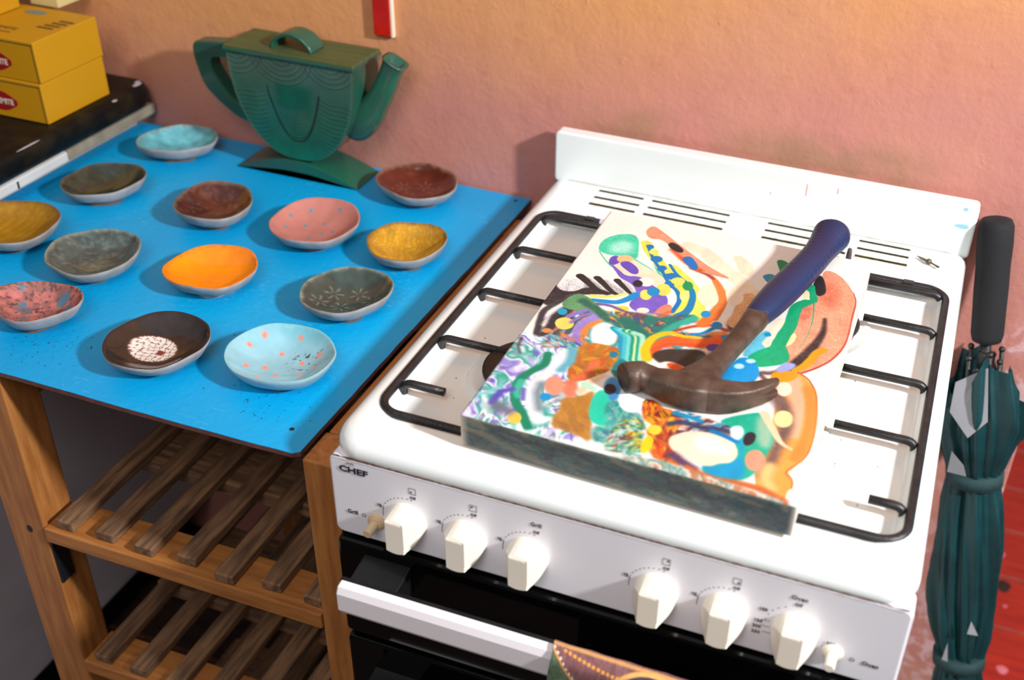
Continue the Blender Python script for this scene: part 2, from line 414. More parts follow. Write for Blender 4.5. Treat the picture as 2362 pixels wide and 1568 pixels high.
# control panel
bm = bmesh.new(); P = rrect(0, .54, .8005, .8975, .008, 4); prism(bm, P, -.622, -.596, 'y', .0025); bmo('control_panel', bm, WHITE2, st)
rr = random.Random(3); bm = bmesh.new(); pr_ = None
for i in range(160):
    x = .004+.532*i/159; w = .00045+.0007*rr.random()*(1.8 if i < 14 else 1); zc = .8986-.0004*rr.random()
    a = bm.verts.new((x, -.6228, zc-w)); b = bm.verts.new((x, -.6228, zc+w))
    if pr_: bm.faces.new((pr_[0], a, b, pr_[1]))
    pr_ = (a, b)
bmo('rust_seam', bm, RUST, st)
# knobs
def knob(x, z, r=.0198, tilt=0):
    V = []; F = []; nr, na = 14, 56; dep = .026; hb = .0092
    def h(u):
        u = abs(u)
        if u <= hb: return dep
        t = (u-hb)/(r-hb); return .0065+(dep-.0065)*(1-t)**2*(.55)+(dep-.0065)*.45*(1-t**3) if t < 1 else .0065
    for i in range(nr+1):
        for k in range(na):
            a = 2*math.pi*k/na; rho = r*i/nr; u = rho*math.cos(a); w = rho*math.sin(a)
            u2 = u
            for e_ in (hb,):   # snap a column to the bar's edge so that it stays crisp
                if abs(abs(u)-e_) < .0009 and i > 1: u2 = math.copysign(e_, u)
            d = h(u2)
            if w > .0 and abs(u2) < hb: d = dep-max(0, w-.0165+.0*abs(u2))*.6
            V.append((x+u2, -.6225-d, z+w))
    for i in range(nr):
        for k in range(na):
            F.append((i*na+k, i*na+(k+1) % na, (i+1)*na+(k+1) % na, (i+1)*na+k))
    b0 = len(V)
    for k in range(na):
        a = 2*math.pi*k/na; V.append((x+(r+.0006)*math.cos(a), -.622, z+(r+.0006)*math.sin(a)))
    for k in range(na): F.append((nr*na+k, nr*na+(k+1) % na, b0+(k+1) % na, b0+k))
    return V, F
def ringdots(bm, x, z, r, a0, a1, n_, rad=.0006):
    for i in range(n_):
        a = math.radians(a0+(a1-a0)*i/(n_-1)); cx = x+r*math.cos(a); cz_ = z+r*math.sin(a)
        prism(bm, [(cx+rad*math.cos(t*1.0472), cz_+rad*math.sin(t*1.0472)) for t in range(6)], -.6223, -.6219, 'y')
def txt(s, size, x, z, align='CENTER', bold=.00008, xs=1.0, m=None):
    return textobj('tmp_text', s, size, m or INK, st, (x, -.6223, z), align=align, bold=bold, xs=xs)
def join(objs, name, parent):
    bm = bmesh.new(); mats = objs[0].data.materials[0]
    for o in objs: bm.from_mesh(o.data)
    for o in objs: bpy.data.objects.remove(o)
    me = bpy.data.meshes.new(name); bm.to_mesh(me); bm.free(); return link(name, me, mats, parent)
KZ = .8405
for i, (x, kind) in enumerate(((.079, 'fl'), (.1405, 'bl'), (.202, 'grill'), (.324, 'br'), (.387, 'fr'), (.449, 'oven'))):
    V, F = knob(x, KZ); k = pyo('knob', V, F, CREAM, st)
    for p in k.data.polygons: p.use_smooth = False
    T_ = []
    bm = bmesh.new()
    if kind == 'oven':
        ringdots(bm, x, KZ, .0265, 115, 172, 5); ringdots(bm, x, KZ, .0262, -20, -12, 2)
        for a, l in ((176, .007), (194, .008), (214, .009)):
            ca, sa = math.cos(math.radians(a)), math.sin(math.radians(a)); px, pz = x+.0225*ca, KZ+.0225*sa
            box(bm, px-l, px, -.6223, -.6219, pz-.0002, pz+.0002)
    else:
        ringdots(bm, x, KZ, .0262, 78, 158, 9)
        cx, cz_ = x-.0262, KZ+.0065
        for a in range(6): box(bm, x+.0256*math.cos(math.radians(164+a*4))-.0002, x+.0256*math.cos(math.radians(164+a*4))+.0003, -.6223, -.6219, KZ+.0256*math.sin(math.radians(164+a*4))-.0009, KZ+.0256*math.sin(math.radians(164+a*4))+.0009)
        box(bm, x-.0292, x-.0248, -.6223, -.6219, KZ+.0072, KZ+.0076)
    bx, bz_ = x+.007, KZ+.0375
    if kind in ('fl', 'bl', 'br', 'fr'):
        s_ = .0036
        for q in ((bx-s_, bx+s_, bz_+s_-.0003, bz_+s_), (bx-s_, bx+s_, bz_-s_, bz_-s_+.0003), (bx-s_, bx-s_+.0003, bz_-s_, bz_+s_), (bx+s_-.0003, bx+s_, bz_-s_, bz_+s_)): box(bm, q[0], q[1], -.6223, -.6219, q[2], q[3])
        dx = -.0014 if kind[1] == 'l' else .0014; dz = .0012 if kind[0] == 'b' else -.0012
        prism(bm, [(bx+dx+.0011*math.cos(t*.785), bz_+dz+.0011*math.sin(t*.785)) for t in range(8)], -.6223, -.6219, 'y')
    T_.append(bmo('tmp_text', bm, INK, st))
    if kind == 'grill': T_.append(txt('Grill', .0062, bx, bz_-.001))
    if kind == 'oven':
        T_.append(txt('Oven', .0066, x-.001, KZ+.0355)); T_.append(txt('Off', .005, x-.001, KZ+.0285))
        T_.append(txt('100', .0052, x-.0295, KZ+.0125)); T_.append(txt('150', .0052, x-.0325, KZ-.0025)); T_.append(txt('200', .0052, x-.033, KZ-.0095)); T_.append(txt('250', .0052, x-.033, KZ-.0165)); T_.append(txt('300', .0052, x+.0315, KZ-.0065))
    else:
        T_.append(txt('Off', .0046, bx, bz_-.0095)); T_.append(txt('Hi', .0046, x-.0285, KZ+.0082))
    j = join(T_, 'dial_marking', st)
# grill / oven words and spark symbols, igniter buttons
def spark(bm, x, z):
    for a in range(8):
        c, s_ = math.cos(a*.785), math.sin(a*.785); px, pz = x+.0018*c, z+.0018*s_
        box(bm, px-.0004, px+.0004, -.6223, -.6219, pz-.0004, pz+.0004)
bm = bmesh.new(); spark(bm, .0325, .8305); join([bmo('tmp_text', bm, INKD, st), txt('Grill', .0066, .0205, .8290, m=INKD)], 'printed_word', st)
bm = bmesh.new(); spark(bm, .5005, .8245); join([bmo('tmp_text', bm, INK, st), txt('Oven', .0066, .516, .8222)], 'printed_word', st)
def revolve_y(bm, x, z, prof, n=24):
    rings = []
    for y, r in prof: rings.append([bm.verts.new((x+r*math.cos(2*math.pi*k/n), y, z+r*math.sin(2*math.pi*k/n))) for k in range(n)])
    for i in range(len(rings)-1):
        for k in range(n): bm.faces.new((rings[i][k], rings[i][(k+1) % n], rings[i+1][(k+1) % n], rings[i+1][k]))
    bm.faces.new(rings[-1]); bm.faces.new(rings[0][::-1])
for x, m_ in ((.046, CREAM2), (.4835, CREAM)):
    bm = bmesh.new(); revolve_y(bm, x, .8275, [(-.621, .0092), (-.6235, .0092), (-.625, .0085), (-.6255, .0072), (-.627, .0070), (-.6275, .0049), (-.641, .0046), (-.6418, .0040)])
    bmo('igniter_button', bm, m_, st)['label'] = 'discoloured beige push button' if x < .1 else 'cream push button'
# the maker's word
L_ = textobj('logo', 'CHEF', .0096, INKD, st, (.0102, -.6224, .8808), xs=1.32, bold=.0003)
bm = bmesh.new(); P = [(.0190, -.6224, .8900), (.0195, -.6224, .8922), (.0212, -.6224, .8922), (.0226, -.6224, .8916), (.0240, -.6224, .8926), (.0256, -.6224, .8922), (.0262, -.6224, .8902)]
sweep(bm, smoothpath(P, 4), [(.0002, .00035)]*25, (0, 1, 0), 6)
join([L_, bmo('tmp_text', bm, INKD, st)], 'logo', st)['label'] = 'dark lettering with a chef hat above the H'
# grill door and oven door
def door(z0, z1, name, y=-.629):
    bm = bmesh.new(); P = rrect(.003, .537, z0, z1, .005, 2); prism(bm, P, y, -.598, 'y', .004); d = bmo(name, bm, BLACKG, st); return d
d1 = door(.667, .7975, 'grill_door'); d2 = door(.10, .660, 'oven_door')
bm = bmesh.new(); box(bm, .003, .537, -.618, -.598, .655, .80); bmo('gap_trim', bm, BLACKP, st)
def handle(d, z):
    h = None
    bm = bmesh.new(); P = [(-.664, z-.017), (-.6735, z-.0165), (-.6755, z-.012), (-.6755, z+.009), (-.672, z+.0155), (-.664, z+.017)]
    prism(bm, P, .027, .513, 'x', .0015); h = bmo('handle', bm, HANDLEW, d)
    for a in (.033, .457):
        bm = bmesh.new(); P = [(-.629, z-.016), (-.664, z-.015), (-.664, z+.0145), (-.629, z+.020)]; prism(bm, P, a, a+.050, 'x', .001); bmo('handle_bracket', bm, BLACKP, d)
    bm = bmesh.new(); prism(bm, [(-.659, z-.0165), (-.6645, z-.0165), (-.6645, z+.0165), (-.659, z+.0165)], .0255, .5145, 'x', .001); bmo('handle_backing', bm, BLACKP, d)
handle(d1, .7655); handle(d2, .602)
# burners
for x, y, r in ((.138, -.452, .052), (.145, -.235, .036), (.390, -.245, .048), (.388, -.440, .034)):
    b = pyo('burner', [], [], None, st) if False else None
    bm = bmesh.new(); revolve = [(.9062, r+.016), (.9085, r+.015), (.9092, r+.010), (.9075, r+.007), (.9075, r-.004)]
    rg = [[bm.verts.new((x+q*math.cos(2*math.pi*k/48), y+q*math.sin(2*math.pi*k/48), z)) for k in range(48)] for z, q in revolve]
    for i in range(4):
        for k in range(48): bm.faces.new((rg[i][k], rg[i][(k+1) % 48], rg[i+1][(k+1) % 48], rg[i+1][k]))
    bm.faces.new(rg[-1]); bu = bmo('burner', bm, WHITE, st, True)
    def disc(nm_, prof, m_):
        bm = bmesh.new(); rg = [[bm.verts.new((x+q*math.cos(2*math.pi*k/40), y+q*math.sin(2*math.pi*k/40), z)) for k in range(40)] for z, q in prof]
        for i in range(len(rg)-1):
            for k in range(40): bm.faces.new((rg[i][k], rg[i][(k+1) % 40], rg[i+1][(k+1) % 40], rg[i+1][k]))
        bm.faces.new(rg[-1]); bm.faces.new(rg[0][::-1]); bmo(nm_, bm, m_, bu)
    disc('flame_ring', [(.907, r-.004), (.916, r-.004), (.9165, r-.008)], mat('grey_alloy', (150, 140, 130), .5, .2, 60, metal=.6))
    disc('burner_cap', [(.9165, r-.002), (.9185, r), (.9205, r-.0005), (.9215, r-.003), (.9218, r-.010)], IRON)
# pan supports: one bent frame with fingers
def pan(xa, xb, sgn, fy, lens):
    bm = bmesh.new(); z = .9205; r = .0042
    fr_ = rrect(min(xa, xb), max(xa, xb), -.570, -.127, .022, 6)
    return bm
bm = bmesh.new(); zf = .9188; rf = .0044
loop = [Vector((x, y, zf)) for x, y in rrect(.0225, .5225, -.570, -.127, .024, 7)]
R0 = []
N_ = len(loop)
for i, p in enumerate(loop):
    d = (loop[(i+1) % N_]-loop[i-1]).normalized(); s_ = d.cross(Vector((0, 0, 1)))
    R0.append([bm.verts.new(p+s_*(rf*math.cos(t*math.pi/5))+Vector((0, 0, 1))*(rf*math.sin(t*math.pi/5))) for t in range(10)])
for i in range(N_):
    for k in range(10): bm.faces.new((R0[i][k], R0[i][(k+1) % 10], R0[(i+1) % N_][(k+1) % 10], R0[(i+1) % N_][k]))
fr_ = bmo('pan_support', bm, IRON, st, True)
zt = .9205; rf2 = .0042
for side, xs_, fing in ((1, .0225, ((-.142, .16), (-.231, .115), (-.334, .100), (-.437, .085), (-.523, .045))), (-1, .5225, ((-.142, .1), (-.223, .078), (-.329, .095), (-.427, .078), (-.524, .032)))):
    for y, l in fing:
        bm = bmesh.new(); x0 = xs_+side*.0055
        tube(bm, bent([(x0, y, .9075), (x0, y, zt), (x0+side*l, y, zt)], .011, 6), rf2, 10, up=(0, 1, 0)); bmo('pan_finger', bm, IRON, fr_, True)
for x in (.085, .478):
    bm = bmesh.new(); box(bm, x-.006, x+.006, -.1335, -.1245, .915, .9238, .001); bmo('pan_clip', bm, IRON, fr_)
LIL = mat('lilac_paint', (196, 190, 206), .5, .1)
for x, w in ((.103, .005), (.412, .003)):
    bm = bmesh.new(); sweep(bm, [(x-w, -.127, zf), (x+w, -.127, zf)], [(rf+.0004, rf+.0004)]*2, n=12); bmo('paint_splash', bm, LIL, fr_)
# spatter on the enamel
bm = bmesh.new(); rr = random.Random(11)
for i in range(46):
    x, y = (rr.uniform(.06, .118), rr.uniform(-.52, -.40)) if i < 24 else ((rr.uniform(.435, .50), rr.uniform(-.55, -.25)) if i < 40 else (rr.uniform(.04, .5), rr.uniform(-.115, -.095)))
    z = .9066 if i < 40 else .9203; q = rr.uniform(.0002, .0006)
    bmesh.ops.create_icosphere(bm, subdivisions=1, radius=q, matrix=Matrix.Translation((x, y, z))@Matrix.Diagonal((1.5, 1, .5, 1)))
c = bmo('grit', bm, DARK, st); c['kind'] = 'stuff'
drop(.047, -.500, .9065, .0011, 'pink_spot', PD, st)
settle(st)
# loose clip at the hob's rear corner
cl = thing('metal_clip', 'small tarnished metal wing screw on the back right corner of the cooker top', 'screw', (.496, -.072, .9205))
BR = mat('tarnished_brass', (128, 112, 84), .4, .5, 300, metal=.7)
bm = bmesh.new(); sweep(bm, [(.481, -.062, .923), (.488, -.067, .9235), (.495, -.072, .924)], [(.0008, .0006), (.0030, .001), (.002, .0012)], n=8)
sweep(bm, [(.495, -.072, .924), (.503, -.077, .9235), (.508, -.081, .9235)], [(.0015, .001), (.0014, .001), (.0022, .0012)], n=8); bmo('wing', bm, BR, cl)
bm = bmesh.new(); bmesh.ops.create_uvsphere(bm, u_segments=14, v_segments=8, radius=.0038, matrix=Matrix.Translation((.4955, -.0725, .924))); bmo('screw_head', bm, BR, cl, True)
settle(cl)
nb = thing('rubber_foot', 'small grey rubber stud standing behind the canvas by the right vents', 'stud', (.404, -.106, .9202))
bm = bmesh.new(); sweep(bm, [(.404, -.106, .920), (.404, -.106, .930), (.404, -.106, .938), (.404, -.106, .9395)], [(.0034, .0034), (.0034, .0034), (.0026, .0026), (.001, .001)], (1, 0, 0), 12); bmo('stud', bm, mat('grey_rubber', (70, 68, 66), .6), nb, True); settle(nb)

